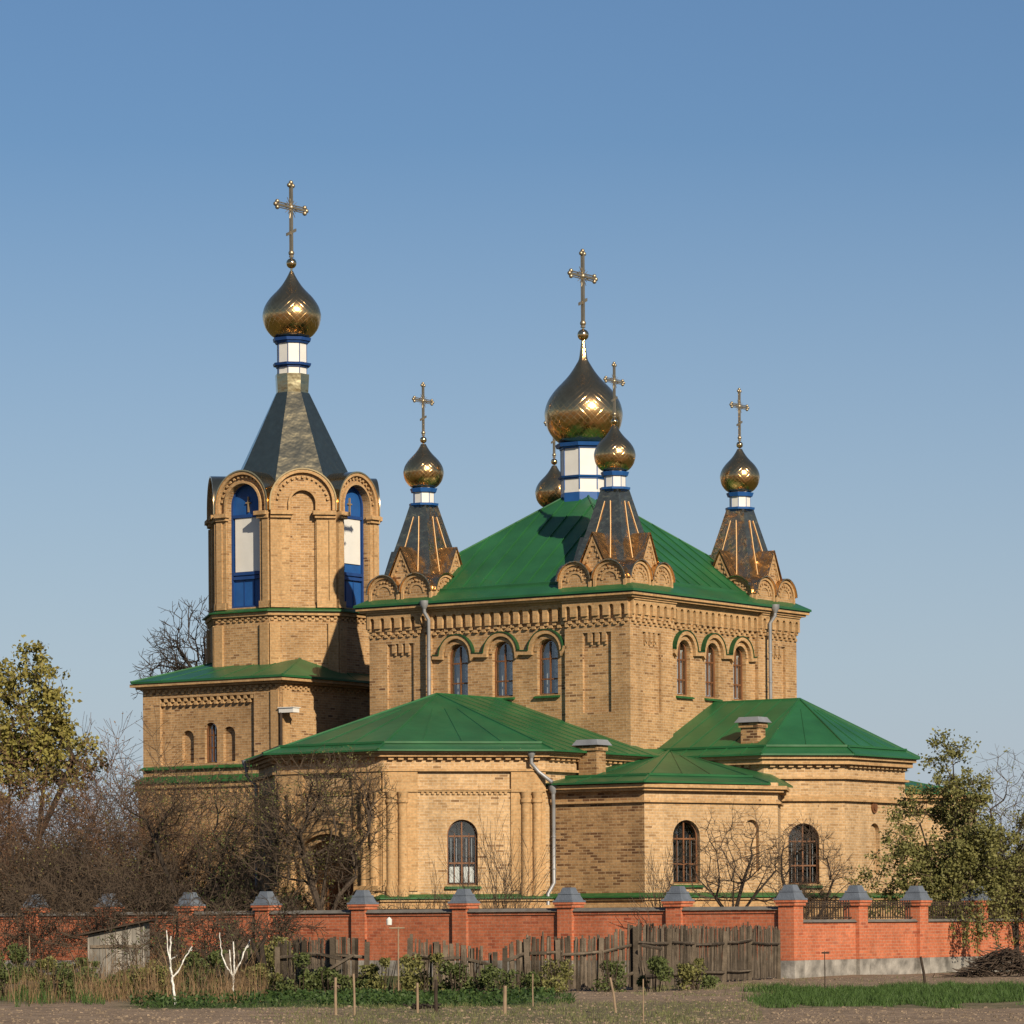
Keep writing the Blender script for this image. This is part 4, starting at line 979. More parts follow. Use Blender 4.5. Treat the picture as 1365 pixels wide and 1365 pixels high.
# =================================================================== red brick fence
FX, FY = 6.85, 95.0; DL = (-.8211, .5707); DR = (.5707, .8211)
fence = empty('brick_fence', (FX, FY, 0), radians(-34.8))      # local x = towards the right end (-a), y = away (b)
tag(fence, 'red brick fence with grey-capped pillars and iron grilles around the churchyard', 'brick fence')
def lp(a, b): return (-a, b)
def pillar(a, b, zc=0.0):
    x, y = lp(a, b); h = .225; m = MB(); zt = 1.92 + zc
    m.box(x - h, x + h, y - h, y + h, .42, zt - .14); m.box(x - h - .05, x + h + .05, y - h - .05, y + h + .05, zt - .138, zt - .06); m.box(x - h - .08, x + h + .08, y - h - .08, y + h + .08, zt - .058, zt)
    o = m.build('pillar', M['brick_red'], fence)
    m = MB()
    def fr(z0, z1, r0, r1): m.hexa([(x - r0, y - r0, z0), (x + r0, y - r0, z0), (x + r0, y + r0, z0), (x - r0, y + r0, z0), (x - r1, y - r1, z1), (x + r1, y - r1, z1), (x + r1, y + r1, z1), (x - r1, y + r1, z1)])
    fr(zt + .002, zt + .05, .315, .30); fr(zt + .052, zt + .20, .265, .20); fr(zt + .202, zt + .24, .215, .20); fr(zt + .242, zt + .38, .17, .12)
    m.build('cap', M['slate'], o)
    m = MB(); m.box(x - h - .03, x + h + .03, y - h - .03, y + h + .03, -.1, .418); m.build('base', M['concrete'], o)
offA = [0, 3.31, 6.63, 9.97, 13.3, 16.6, 19.3, 22.25, 25.0, 28.0]; offB = [3.25, 6.45, 9.8, 13.0, 16.2]
for i, a in enumerate(offA): pillar(a, 0)
for b in offB: pillar(0, b)
for i in range(len(offA) - 1):
    x1, x0 = -offA[i] - .23, -offA[i + 1] + .23; m = MB(); m.box(x0, x1, -.12, .12, .42, 1.68); m.box(x0, x1, -.15, .15, 1.60, 1.66); w_ = m.build('wall_panel', M['brick_red'], fence)
    m = MB(); m.hexa([(x0, -.20, 1.683), (x1, -.20, 1.683), (x1, .20, 1.683), (x0, .20, 1.683), (x0, -.10, 1.77), (x1, -.10, 1.77), (x1, .10, 1.77), (x0, .10, 1.77)]); m.build('coping', M['coping'], w_)
    m = MB(); m.box(x0, x1, -.15, .15, -.1, .418); m.build('footing', M['concrete'], w_)
bb = [0] + offB
for i in range(len(bb) - 1):
    y0, y1 = bb[i] + .23, bb[i + 1] - .23; m = MB(); m.box(-.12, .12, y0, y1, .42, 1.36); w_ = m.build('wall_panel', M['brick_red'], fence)
    m = MB(); m.hexa([(-.18, y0, 1.363), (.18, y0, 1.363), (.18, y1, 1.363), (-.18, y1, 1.363), (-.10, y0, 1.43), (.10, y0, 1.43), (.10, y1, 1.43), (-.10, y1, 1.43)]); m.build('coping', M['coping'], w_)
    m = MB(); m.box(-.15, .15, y0, y1, -.1, .418); m.build('footing', M['concrete'], w_)
    m = MB(); n_ = int((y1 - y0) / .13)
    for z in (1.48, 1.80, 1.86): m.box(-.016, .016, y0, y1, z - .014, z + .014)
    for j in range(1, n_): yy = y0 + (y1 - y0) * j / n_; m.box(-.012, .012, yy - .012, yy + .012, 1.44, 1.92)
    m.build('grille', M['wood_dark'], w_)

# =================================================================== old wooden fence
def leanbox(mb, p, q, w_, d_, along):
    """board from foot p to head q, width w_ along direction 'along'"""
    p, q = Vector(p), Vector(q); a = Vector((along[0], along[1], 0)).normalized(); u = Vector((-a.y, a.x, 0)); r = random.random()
    A = a * w_ / 2; U = u * d_ / 2; mb.rn = r
    mb.hexa([p - A - U, p + A - U, p + A + U, p - A + U, q - A * .9 - U, q + A * .9 - U, q + A * .9 + U, q - A * .9 + U]); mb.rn = None
def at_px(px, Y, z=0): return Vector(((px - 682.5) / 5100 * Y, Y, z))
wf = empty('wooden_fence', at_px(800, 78.5)); tag(wf, 'sagging grey wooden plank fence in front of the red brick fence', 'wooden fence')
base = Vector(wf.location)
keys = [(1033, 93.6, 1.22), (995, 90.4, 1.27), (960, 88, 1.22), (920, 84.5, 1.27), (886, 81.5, 1.30), (843, 78.6, 1.33), (796, 78.3, 1.10), (742, 77.0, 1.08), (700, 76.4, 1.12), (668, 76, .92)]
keysL = [(655, 76, .80), (615, 75.7, .95), (575, 75.5, 1.0), (540, 75.5, 1.12)], [(484, 75.8, 1.06), (440, 76, 1.10), (400, 76.4, 1.08), (366, 76.8, 1.0)], [(338, 77.5, .85), (300, 78, .8)]
def fence_run(K, gap=0.03):
    P = [at_px(k[0], k[1]) for k in K]; pk = MB(); rail = MB()
    for i in range(len(P) - 1):
        a, b = P[i], P[i + 1]; d = b - a; L = d.length; d.normalize(); s = 0
        while s < L:
            w_ = random.uniform(.03, .075); f = s / L
            if random.random() > gap:
                h = K[i][2] + (K[i + 1][2] - K[i][2]) * f + random.uniform(-.06, .06) * (1 if random.random() < .85 else 2.2); c = a + d * s - base; t = random.gauss(0, .025)
                leanbox(pk, c + Vector((0, 0, random.uniform(.0, .08))), c + Vector((t, random.uniform(-.03, .03), h)), w_, .02, d)
            s += w_ + random.uniform(.0, .016)
        u = Vector((d.y, -d.x, 0)); u = u if u.y < 0 else -u
        for fr in (.72, .2):
            if fr == .2 and random.random() < .4: continue
            q0 = a - base + u * .04 + Vector((0, 0, K[i][2] * fr + random.uniform(-.04, .04))); q1 = b - base + u * .04 + Vector((0, 0, K[i + 1][2] * fr + random.uniform(-.04, .04)))
            m = MB(); m.tube([q0, (q0 + q1) / 2 + Vector((0, 0, random.uniform(-.03, .02))), q1], .035, 6); m.build('rail', M['wood_grey'], wf)
    pk.build('planks', M['wood_grey'], wf)
    for i, p in enumerate(P):
        m = MB(); c = p - base + Vector((0, -.10, 0)); leanbox(m, c + Vector((0, 0, -.1)), c + Vector((random.uniform(-.05, .05), random.uniform(-.05, .02), K[i][2] + random.uniform(-.08, .05))), .11, .10, (1, 0)); m.build('post', M['wood_grey'], wf)
fence_run(keys)
for K in keysL: fence_run(K, .08)
for (p0, p1) in ((at_px(852, 78.2, .92), at_px(878, 78, .85)), (at_px(425, 75.6, .42), at_px(467, 75.4, .78)), (at_px(424, 75.7, .80), at_px(452, 75.5, .70)), (at_px(815, 78, .22), at_px(840, 78, .36))):
    m = MB(); m.tube([p0 - base, p1 - base], .035, 6); m.build('loose_board', M['wood_grey'], wf)

# =================================================================== stakes, posts
def stake(px, ybot, ytop, tilt=0, r=.025, label='', mt='wood_stake', cross=None):
    Y = 1.4 * 5100 / (ybot - (1230 - (px - 682.5) * .0065)); H = 1.4 - (ytop - (1230 - (px - 682.5) * .0065)) * Y / 5100
    g = at_px(px, Y); m = MB(); t = tilt * Y / 5100
    r *= .68; m.tube([(0, 0, -.08), (t * .5 + random.uniform(-.01, .01), 0, H * .5), (t, 0, H)], [r, r * .95, r * .85], 7); 
    if cross is None:
        o = m.build('stake', M[mt]); o.location = g; tag(o, label, 'stake', 'thin wooden stakes stuck in the garden'); return o
    e = empty('garden_pole', g); tag(e, label, 'pole'); m.build('pole', M[mt], e)
    m = MB(); m.tube([(cross[0], 0, H + cross[2]), (cross[1], 0, H + cross[2])], .018, 6); m.build('crossbar', M[mt], e)
    if len(cross) > 3:
        m = MB(); m.lathe([(0, H + .02), (.05, H + .03), (.055, H + .13), (.02, H + .17), (.0, H + .18)], 10, (cross[0] + .0, 0)); m.build('bottle', M['white'], e)
    return e
stake(443, 1352, 1303, 0, .035, 'short pale stake standing left in the row before the strawberry plants')
stake(468, 1352, 1298, -1, .028, 'pale stake with a wavy stem just right of the shortest left stake')
stake(552, 1350, 1310, 0, .032, 'short grey stake beside the small dark clump in the grass')
stake(577, 1350, 1306, 0, .045, 'thick dark stake in the grass left of the middle', 'wood_dark')
stake(668, 1354, 1314, 1, .045, 'stout pale stake standing alone in the grass at the centre')
stake(706, 1342, 1298, 0, .018, 'very thin stake rising in front of the plank fence')
stake(817, 1350, 1303, -8, .030, 'pale stake tilted to the left in front of the plank fence')
stake(853, 1364, 1305, 0, .016, 'thin dry stem-like stake at the bottom edge of the field')
stake(35, 1303, 1248, 0, .028, 'pale stake before the brick fence near the left border')
stake(1230, 1318, 1275, -7, .045, 'blackened stake leaning left against the concrete footing', 'wood_dark')
stake(527, 1330, 1235, 0, .022, 'tall thin pole with a crossbar and a white bottle hung at its left end', 'wood_stake', (-.17, .12, -.03, 1))
stake(1095, 1322, 1268, 0, .016, 'thin rusty pole with a small crossbar in front of the brick pillar', 'wood_dark', (-.06, .09, -.03))

# =================================================================== shed
sh = empty('shed', at_px(154, 94)); tag(sh, 'small grey plank shed with a slanted roof half hidden in the bushes', 'shed')
m = MB()
def shedboards(x0, x1, y, h0, h1, dirx=True):
    s = x0
    while s < x1:
        w_ = min(random.uniform(.10, .16), x1 - s); f = (s - x0) / (x1 - x0); m.rn = random.random(); h = h0 + (h1 - h0) * f
        if dirx: m.box(s, s + w_ - .008, y, y + .03, 0, h)
        else: m.box(y, y + .03, s, s + w_ - .008, 0, h)
        m.rn = None; s += w_
shedboards(-.66, .66, -.6, 1.18, 1.46); shedboards(-.66, .66, .8, 1.18, 1.46); shedboards(-.6, .8, .66, 1.46, 1.46, False); shedboards(-.6, .8, -.69, 1.18, 1.18, False)
m.build('plank_wall', M['wood_silver'], sh)
m = MB(); m.hexa([(-.95, -.8, 1.14), (.85, -.8, 1.50), (.85, 1.0, 1.50), (-.95, 1.0, 1.14), (-.95, -.8, 1.18), (.85, -.8, 1.54), (.85, 1.0, 1.54), (-.95, 1.0, 1.18)]); m.build('roof', M['wood_dark'], sh)
m = MB(); m.box(-.62, .62, -.64, -.605, .85, .92); m.build('batten', M['wood_grey'], sh)

# =================================================================== trees
def rv(): return Vector((random.gauss(0, 1), random.gauss(0, 1), random.gauss(0, 1))).normalized()
def leaf(mb, p, s, flat=None):
    n = rv(); u = n.cross(rv()).normalized() * s; v = n.cross(u).normalized() * s * random.uniform(.45, .7); p = Vector(p)
    mb.face([p - u * .5, p + v * .5, p + u * .6, p - v * .5])
def grow(tk, tw, tips, p, d, L, r, depth, P, lim=[0]):
    """a limb: wandering tube that sheds children; thin ones go to the twig mesh"""
    n = 4 if depth > 1 else 3; pts = [p.copy()]; rad = [r]; cur = p.copy(); dd = d.copy()
    for i in range(n):
        dd = (dd + rv() * P['wig'] + Vector((0, 0, P['up'] if depth > 0 else P.get('uptip', P['up'])))).normalized(); cur = cur + dd * (L / n)
        if cur.z < .12: cur.z = .12
        pts.append(cur.copy()); rad.append(max(P['rmin'], r * (1 - (i + 1) / n * (1 - P['taper']))))
        if depth > 0 and i >= P.get('bare', 0):
            k = P['kids'] if depth > 1 else P['kids'] + P.get('xk', 0)
            for j in range(int(k) + (random.random() < k % 1)):
                ax = dd.cross(rv()).normalized(); q = (dd * cos(P['ang']) + ax * sin(P['ang'] * random.uniform(.7, 1.25))).normalized()
                grow(tk, tw, tips, pts[-1], q, L * P['ratio'] * random.uniform(.65, 1.15), max(P['rmin'], rad[-1] * P['rr']), depth - 1, P)
    (tk if r > P['rt'] else tw).tube(pts, rad, 7 if r > .06 else (5 if r > .02 else 3), cap=False)
    if depth == 0: tips.extend(pts[1:])
    else: tips.append(pts[-1])
def tree(name, loc, stems, P, label, cat, group=None, leafm=None, nl=0, ls=.08, spread=.12, twm='twig', tkm='bark', seed=1, extra=None):
    random.seed(seed); tk = MB(); tw = MB(); tips = []
    for (d, L, r, off) in stems:
        grow(tk, tw, tips, Vector((off[0], off[1], -.05)), Vector(d).normalized(), L, r, P['depth'], dict(P, bare=P.get('bare0', 0)) if False else P)
    e = empty(name, loc); tag(e, label, cat, group)
    tk.build('trunk', M[tkm], e, smooth=False)
    cr = None
    if tw.f: cr = tw.build('twigs', M[twm], e)
    if leafm:
        lf = MB()
        if tips:
            per = nl / len(tips)
            for t in tips:
                for j in range(int(per) + (random.random() < per % 1)): leaf(lf, t + Vector((random.gauss(0, spread), random.gauss(0, spread), random.gauss(0, spread))), ls * random.uniform(.6, 1.3))
        lf.build('crown', M[leafm], e)
    return e
FR = dict(depth=4, kids=1.7, ang=.75, ratio=.62, rr=.62, taper=.6, wig=.20, up=.05, rmin=.0065, rt=.016, xk=.8)

import numpy as np
def crown_tree(name, loc, trunks, blobs, N, label, cat, group=None, r_tip=.006, r_max=.13, bf=.35, leafm=None, clusters=0, per=20, ls=.08, spread=.15, twm='twig', tkm='bark', seed=1, rt=.022, twl=.3, twn=2, sag=.0, shell=.5):
    """grows branches out to points strewn through the crown's volume (nearest node, weighted by path length)"""
    random.seed(seed); nodes = []; par = []; plen = []
    for tr_ in trunks:
        pr = -1
        for k, q in enumerate(tr_):
            nodes.append(Vector(q)); par.append(pr if k else -1); plen.append(0 if not k else plen[-1] + (nodes[-1] - nodes[-2]).length); pr = len(nodes) - 1
    pts = []; vol = [b[3] * b[4] * b[5] for b in blobs]
    while len(pts) < N:
        b = random.choices(blobs, vol)[0]; d = rv() * (random.random() ** (1 / 3) if random.random() < .5 else random.uniform(shell, 1))
        p = Vector((b[0] + d.x * b[3], b[1] + d.y * b[4], b[2] + d.z * b[5]))
        if noise.noise(p * .9 + Vector((seed, 0, 0))) < -.22: continue
        if p.z > .3: pts.append(p)
    c0 = Vector(trunks[0][-1]); pts.sort(key=lambda p: (p - c0).length + random.uniform(0, .6))
    arr = np.zeros((len(nodes) + N * 4 + 10, 3)); pl = np.zeros(len(arr)); n = len(nodes)
    for i, q in enumerate(nodes): arr[i] = q; pl[i] = plen[i]
    ntr = {0}; first = set(); k = 0
    for tr_ in trunks: first.update(range(k, k + max(1, len(tr_) - 2))); k += len(tr_)
    pen = np.zeros(len(arr))
    for i in first: pen[i] = 3
    for p in pts:
        cost = np.sqrt(((arr[:n] - np.array(p)) ** 2).sum(1)) + bf * pl[:n] + pen[:n]; j = int(cost.argmin()); a = nodes[j]; L = (p - a).length
        m_ = max(1, min(4, int(L / .28))); prev = j; side = rv() * L * .10
        for q in range(1, m_ + 1):
            f = q / m_; c = a.lerp(p, f) + side * sin(pi * f) + Vector((0, 0, -L * .12 * sin(pi * f) * (1 if bf else 0))) + rv() * L * .035
            nodes.append(c); par.append(prev); arr[n] = c; pl[n] = pl[prev] + (c - nodes[prev]).length; prev = n; n += 1
            if n >= len(arr) - 5: break
        if n >= len(arr) - 5: break
    rr = [0.0] * n; e_ = 2.35
    kids = [[] for _i in range(n)]
    for i in range(n):
        if par[i] >= 0: kids[par[i]].append(i)
    acc = [0.0] * n
    for i in range(n - 1, -1, -1):
        if not kids[i]: acc[i] = r_tip ** e_
        if par[i] >= 0: acc[par[i]] += acc[i]
    rr = [min(r_max, max(r_tip, a ** (1 / e_))) for a in acc]
    k = 0
    for tr_ in trunks:
        for i in range(k, k + len(tr_)): rr[i] = min(r_max, max(rr[i], r_max * (1 - .86 * ((i - k) / max(1, len(tr_) - 1)) ** .8) * (.62 if k else 1)))
        k += len(tr_)
    tk = MB(); tw = MB(); tips = []; done = set()
    for i in range(n):      # chains
        for c in kids[i]:
            big = max(kids[i], key=lambda q: rr[q])
            if c == big and par[i] >= 0: continue
            ch = [i, c]
            while kids[ch[-1]]: ch.append(max(kids[ch[-1]], key=lambda q: rr[q]))
            R_ = [rr[q] for q in ch]; R_[0] = min(R_[0], R_[1] * 1.3)
            cut = next((q for q in range(len(ch)) if R_[q] < rt), len(ch))
            if cut >= 2: tk.tube([nodes[q] for q in ch[:cut + 1]], R_[:cut + 1], 7 if R_[0] > .05 else 5, False)
            if cut < len(ch): st_ = max(0, cut - 0 if cut < 2 else cut); seg = ch[st_ if st_ == 0 or cut < 2 else st_:] if cut >= 2 else ch; (tw.tube([nodes[q] for q in seg], [R_[ch.index(q)] for q in seg], 3, False) if len(seg) > 1 else None)
    for i in range(n):
        if rr[i] < rt * 1.2:
            d = (nodes[i] - nodes[par[i]]).normalized() if par[i] >= 0 else Vector((0, 0, 1))
            for q in range(twn if kids[i] else twn + 2):
                if random.random() < .8:
                    dd = (d * .8 + rv() * .9 + Vector((0, 0, .25 - sag))).normalized(); L = twl * random.uniform(.4, 1.1); a = nodes[i]; m1 = a + dd * L * .5 + rv() * L * .06; m2 = a + dd * L + Vector((0, 0, .10 * L)) + rv() * L * .12
                    tw.tube([a, m1, m2], [r_tip * .9, r_tip * .75, r_tip * .5], 3, False); tips.append(m2)
                    if random.random() < .5: tw.tube([m1, m1 + (dd + rv() * .8).normalized() * L * .45], [r_tip * .7, r_tip * .5], 3, False)
    e = empty(name, loc); tag(e, label, cat, group); tk.build('trunk', M[tkm], e)
    if leafm:
        lf = MB()
        for q in range(clusters):
            t = random.choice(tips); s_ = spread * random.uniform(.5, 1.3); w_ = random.random() * .6
            for j in range(per): leaf_r(lf, t + Vector((random.gauss(0, s_), random.gauss(0, s_), random.gauss(0, s_ * .8))), ls * random.uniform(.6, 1.3), w_)
        lf.build('crown', M[leafm], e)
    tw.build('twigs', M[twm], e)
    return e
def leaf_r(mb, p, s, w_):
    n = (rv() + Vector((0, -.2, .5))).normalized(); u = n.cross(rv()).normalized() * s; v = n.cross(u).normalized() * s * random.uniform(.5, .8); p = Vector(p)
    mb.face([p - u * .5, p + v * .5, p + u * .6, p - v * .5], r=min(1, w_ + random.random() * .4))
# fruit trees between the brick fence and the church
GF = 'bare fruit trees by the church'
crown_tree('bare_fruit_tree', at_px(425, 105), [[(0, 0, -.1), (.03, 0, .9), (.0, .0, 1.9), (.14, 0, 3.0), (.30, 0, 4.0)], [(.10, 0, 1.4), (-.25, .1, 2.4), (-.5, .1, 3.3)], [(.08, 0, 1.2), (.5, -.1, 2.2), (.95, -.1, 2.7)]],
    [(.1, 0, 4.4, 2.1, 1.3, 1.8), (-.8, 0, 3.8, 1.8, 1.1, 1.5), (1.0, 0, 3.3, 1.0, .9, 1.0), (.6, 0, 5.2, 1.3, 1.0, .9)], 1150, 'large bare fruit tree with a pale trunk in front of the arched porch', 'bare tree', GF, 0.0075, .12, .3, 'leaf_bud', 260, 8, .05, .12, 'twig_dark', 'bark', 3, twl=.38, twn=1)
crown_tree('bare_fruit_tree', at_px(244, 109), [[(-.12, 0, -.1), (-.2, 0, 1.2), (-.35, 0, 2.4), (-.8, 0, 3.5), (-1.1, 0, 4.4)], [(.12, 0, -.1), (.10, 0, 1.5), (.28, 0, 2.9), (.5, 0, 4.2)], [(.08, 0, 1.3), (.7, -.1, 2.6), (1.2, -.1, 3.6)]],
    [(-.8, 0, 4.6, 1.8, 1.2, 1.2), (.6, 0, 4.7, 1.6, 1.2, 1.2), (1.3, 0, 4.0, 1.3, 1.0, 1.1), (-1.6, 0, 3.6, 1.1, .9, 1.1)], 1000, 'twin-trunked bare tree in front of the tower base wall', 'bare tree', GF, .006, .11, .3, 'leaf_bud', 220, 8, .05, .12, 'twig_dark', 'bark_dark', 5, twl=.38, twn=1)
crown_tree('bare_fruit_tree', at_px(322, 106.5), [[(0, 0, -.1), (-.05, 0, 1.0), (.1, 0, 2.0), (.1, 0, 3.2)], [(0, 0, .6), (-.5, 0, 1.6), (-.8, 0, 2.6)], [(0, 0, .7), (.5, 0, 1.7), (.8, 0, 2.6)]],
    [(0, 0, 3.8, 1.5, 1.1, 1.6), (-.4, 0, 2.6, 1.3, 1.0, 1.3), (.5, 0, 2.4, 1.2, 1.0, 1.2), (.3, 0, 4.9, 1.2, .9, .8)], 900, 'dense bushy bare tree between the twin-trunked tree and the porch tree', 'bare tree', GF, .0065, .09, .25, 'leaf_green', 260, 7, .055, .14, 'twig_dark', 'bark_dark', 6, twl=.40, twn=1)
crown_tree('bare_fruit_tree', at_px(974, 98.6), [[(0, 0, -.1), (0, 0, .9), (-.02, 0, 1.6), (.02, 0, 2.6)], [(0, 0, 1.3), (.5, 0, 2.0), (1.1, 0, 2.7)], [(0, 0, 1.35), (-.45, 0, 2.0), (-.9, .1, 2.5)], [(.0, 0, 1.5), (.25, 0, 2.4), (.5, .1, 3.1)]],
    [(0, 0, 3.2, 1.2, .9, 1.2), (1.3, 0, 2.8, 1.0, .8, .9), (-1.1, 0, 2.5, .9, .7, .8), (.4, 0, 2.4, 1.6, .9, .8)], 560, 'spreading bare apple tree behind the brick fence between two church windows', 'bare tree', GF, .0062, .085, .3, None, 0, 0, 0, 0, 'twig', 'bark_dark', 9, twl=.32, twn=1)
crown_tree('bare_fruit_tree', at_px(1070, 100.4), [[(0, 0, -.1), (0, 0, 1.0), (.1, 0, 2.0)], [(0, 0, .9), (-.4, 0, 1.8), (-.6, 0, 2.5)], [(0, 0, .9), (.5, 0, 1.8)]],
    [(0, 0, 2.9, 1.1, .8, 1.1), (.5, 0, 2.4, .9, .7, .9), (-.4, 0, 2.6, .7, .7, .8)], 380, 'thin bare tree before the rightmost arched window', 'bare tree', GF, .006, .05, .3, None, 0, 0, 0, 0, 'twig', 'bark_dark', 31, twl=.34, twn=1)
SH = dict(depth=2, kids=1.5, ang=.45, ratio=.55, rr=.6, taper=.5, wig=.10, up=.06, rmin=.005, rt=.03, xk=.5)
def bush(px, Y, h, n, wd, label, leafm=None, nl=0, twm='twig', P=SH, seed=1, ls=.06, spread=.08, name='shrub', cat='shrub', group=None, r=.018):
    random.seed(seed); st = []
    for i in range(n):
        x = random.uniform(-wd, wd); st.append(((x * .5 + random.gauss(0, .18), random.gauss(0, .18), 1), h * random.uniform(.5, .75), r, (x, random.uniform(-wd, wd) * .6)))
    return tree(name, at_px(px, Y), st, dict(P), label, cat, group, leafm, nl, ls, spread, twm, twm, seed + 100)
bush(888, 97.6, 2.9, 7, .25, 'slender leafless shrub left of the spreading apple tree', seed=41, cat='shrub')
bush(648, 103.2, 3.6, 7, .35, 'tall thin leafless shrub under the window with white boards', seed=42)
bush(690, 103.4, 3.4, 6, .3, 'wispy leafless shrub at the right of the window with white boards', seed=43)
bush(560, 104, 2.9, 6, .4, 'low leafless shrub before the half columns left of the window', seed=44)
bush(925, 98.2, 1.9, 6, .3, 'low twiggy shrub at the foot of the apple tree', seed=45)
# the wide thicket on the left, behind the fence
TH = dict(depth=3, kids=1.5, ang=.85, ratio=.62, rr=.6, taper=.55, wig=.30, up=.0, rmin=.007, rt=.02, xk=.8)
def thick(px, Y, h, n, wd, label, leafm, nl, twm, seed, ls=.07, sp=.12): return bush(px, Y, h, n, wd, label, leafm, nl, twm, TH, seed, ls, sp, 'thicket_shrub', 'shrub', 'tangled shrubs left of the church', .03)
thick(20, 117, 5.9, 12, 1.1, 'rust-brown tangled shrub at the left border', 'leaf_rust', 6500, 'twig_red', 51)
thick(72, 118, 5.9, 12, 1.1, 'rust-brown shrub below the budding maple', 'leaf_rust', 6500, 'twig_red', 52)
thick(118, 119, 5.7, 11, 1.0, 'reddish shrub between the maple and the tower', 'leaf_rust', 4500, 'twig_red', 53)
thick(158, 118, 5.8, 11, 1.0, 'grey-brown shrub beside the tower base corner', 'leaf_rust', 2500, 'twig_dark', 54)
thick(190, 117, 4.3, 7, .7, 'greyish shrub in front of the tower base corner', 'leaf_bud', 400, 'twig_dark', 55)
thick(20, 112, 3.9, 12, 1.0, 'dark low shrub behind the leftmost fence pillar', 'leaf_olive', 900, 'twig_dark', 56)
thick(75, 112, 3.8, 12, 1.0, 'dark shrub behind the fence between the two leftmost pillars', 'leaf_olive', 700, 'twig_dark', 57)
thick(130, 111, 3.7, 12, 1.0, 'dark shrub behind the shed', 'leaf_rust', 500, 'twig_dark', 58)
thick(185, 110.5, 3.4, 10, .8, 'dark shrub behind the fence right of the shed', 'leaf_bud', 500, 'twig_dark', 59)
thick(293, 107.5, 2.2, 5, .5, 'shrub with a few green buds under the twin-trunked tree', 'leaf_green', 400, 'twig_dark', 60)
thick(372, 106, 2.6, 7, .5, 'shrub with green buds left of the pale trunk', 'leaf_green', 1200, 'twig_dark', 61)
thick(455, 104.8, 2.6, 8, .5, 'small shrub at the foot of the porch arch', 'leaf_green', 500, 'twig_dark', 62)
thick(130, 140, 7.0, 10, 1.5, 'distant grey shrub seen above the thicket left of the tower', 'leaf_bud', 600, 'twig', 63)
for i, (px, Y, h, n, wd, lb) in enumerate(((10, 105, 3.0, 4, .6, 'bare tangled shrub in front of the fence at the left border'), (62, 104.5, 2.6, 3, .5, 'bare tangled shrub between the two leftmost fence pillars'), (115, 103.5, 2.9, 4, .5, 'bare tangled shrub just left of the shed'),
        (165, 102.5, 2.8, 4, .5, 'bare tangled shrub behind the shed roof'), (222, 101.5, 2.7, 4, .5, 'bare tangled shrub over the fence pillar right of the shed'), (290, 99.5, 2.1, 4, .5, 'bare tangled shrub in front of the fence left of the gnarled trunk'), (350, 98.5, 2.0, 4, .4, 'bare tangled shrub in front of the fence above the gnarled trunk'))):
    bush(px, Y, h, n, wd, lb, 'leaf_rust' if i < 4 else 'leaf_green', 150, 'twig_dark', TH, 400 + i, .05, .10, 'tangled_shrub', 'shrub', 'bare tangled shrubs in front of the brick fence', .02)
# budding maple
crown_tree('maple_tree', at_px(48, 127), [[(0, 0, -.1), (.0, 0, 2.5), (.05, 0, 4.8), (.25, 0, 6.6), (.3, 0, 8.2)], [(-.9, 0, -.1), (-1.0, 0, 3.0), (-.95, 0, 5.6), (-1.0, 0, 7.6)], [(.05, 0, 4.4), (.8, 0, 6.0), (1.2, 0, 7.0)]],
    [(-.3, 0, 8.6, 1.35, 1.2, 2.0), (.9, 0, 7.2, 1.15, 1.1, 1.45), (-1.5, 0, 7.9, 1.2, 1.1, 2.1), (.2, 0, 6.6, 1.5, 1.1, 1.2), (-1.2, 0, 6.3, 1.0, .9, 1.1)], 420, 'maple covered in yellow-green buds at the left border', 'tree', None, .010, .16, .3, 'leaf_maple', 720, 18, .15, .16, 'twig_dark', 'bark_dark', 72, twl=.35, twn=1)
# tall bare tree behind the tower
crown_tree('bare_tree', at_px(300, 150), [[(0, 0, -.1), (0, 0, 5), (-.1, 0, 9), (-.2, 0, 12)], [(0, 0, 7.5), (-1.0, 0, 9.6), (-2.0, 0, 10.6), (-3.0, 0, 10.4)], [(-.1, 0, 8.5), (-1.2, 0, 11.2), (-1.9, 0, 12.3)]],
    [(-1.4, 0, 12.0, 1.6, 1.4, 2.3), (-2.3, 0, 11.0, 1.35, 1.2, 1.4), (.8, 0, 12.5, 2.0, 1.4, 2.2)], 700, 'tall dark leafless tree rising behind the bell tower', 'bare tree', None, .015, .17, .45, None, 0, 0, 0, 0, 'bark_dark', 'bark_dark', 75, twl=.55, twn=1, rt=.03)
# trees on the right
crown_tree('leafing_tree', at_px(1268, 103.5), [[(0, 0, -.1), (0, 0, 1.6), (.0, 0, 2.9), (.05, 0, 4.4), (.0, 0, 5.6)], [(0, 0, 1.3), (-.7, -.2, 1.9), (-1.4, -.3, 2.3)], [(0, 0, 1.9), (.5, 0, 3.2), (.6, 0, 4.6)], [(0, 0, 1.8), (-.6, 0, 3.0), (-.9, 0, 4.0)]],
    [(-.3, 0, 3.7, 1.45, 1.1, 1.35), (-1.0, -.3, 2.7, 1.4, .9, .9), (.1, 0, 5.2, .55, .5, 1.0), (-.38, 0, 5.3, .28, .3, 1.05), (.58, 0, 5.0, .38, .35, 1.1), (-2.0, -.4, 2.0, .9, .5, .45), (.8, 0, 3.0, .8, .8, 1.0), (.0, -.5, 1.9, 1.4, .6, .7)], 520, 'olive-green leafing tree over the brick fence at the right end of the church', 'tree', None, .007, .11, .3, 'leaf_olive', 1900, 14, .088, .12, 'twig_dark', 'bark_dark', 81, twl=.28, twn=1)
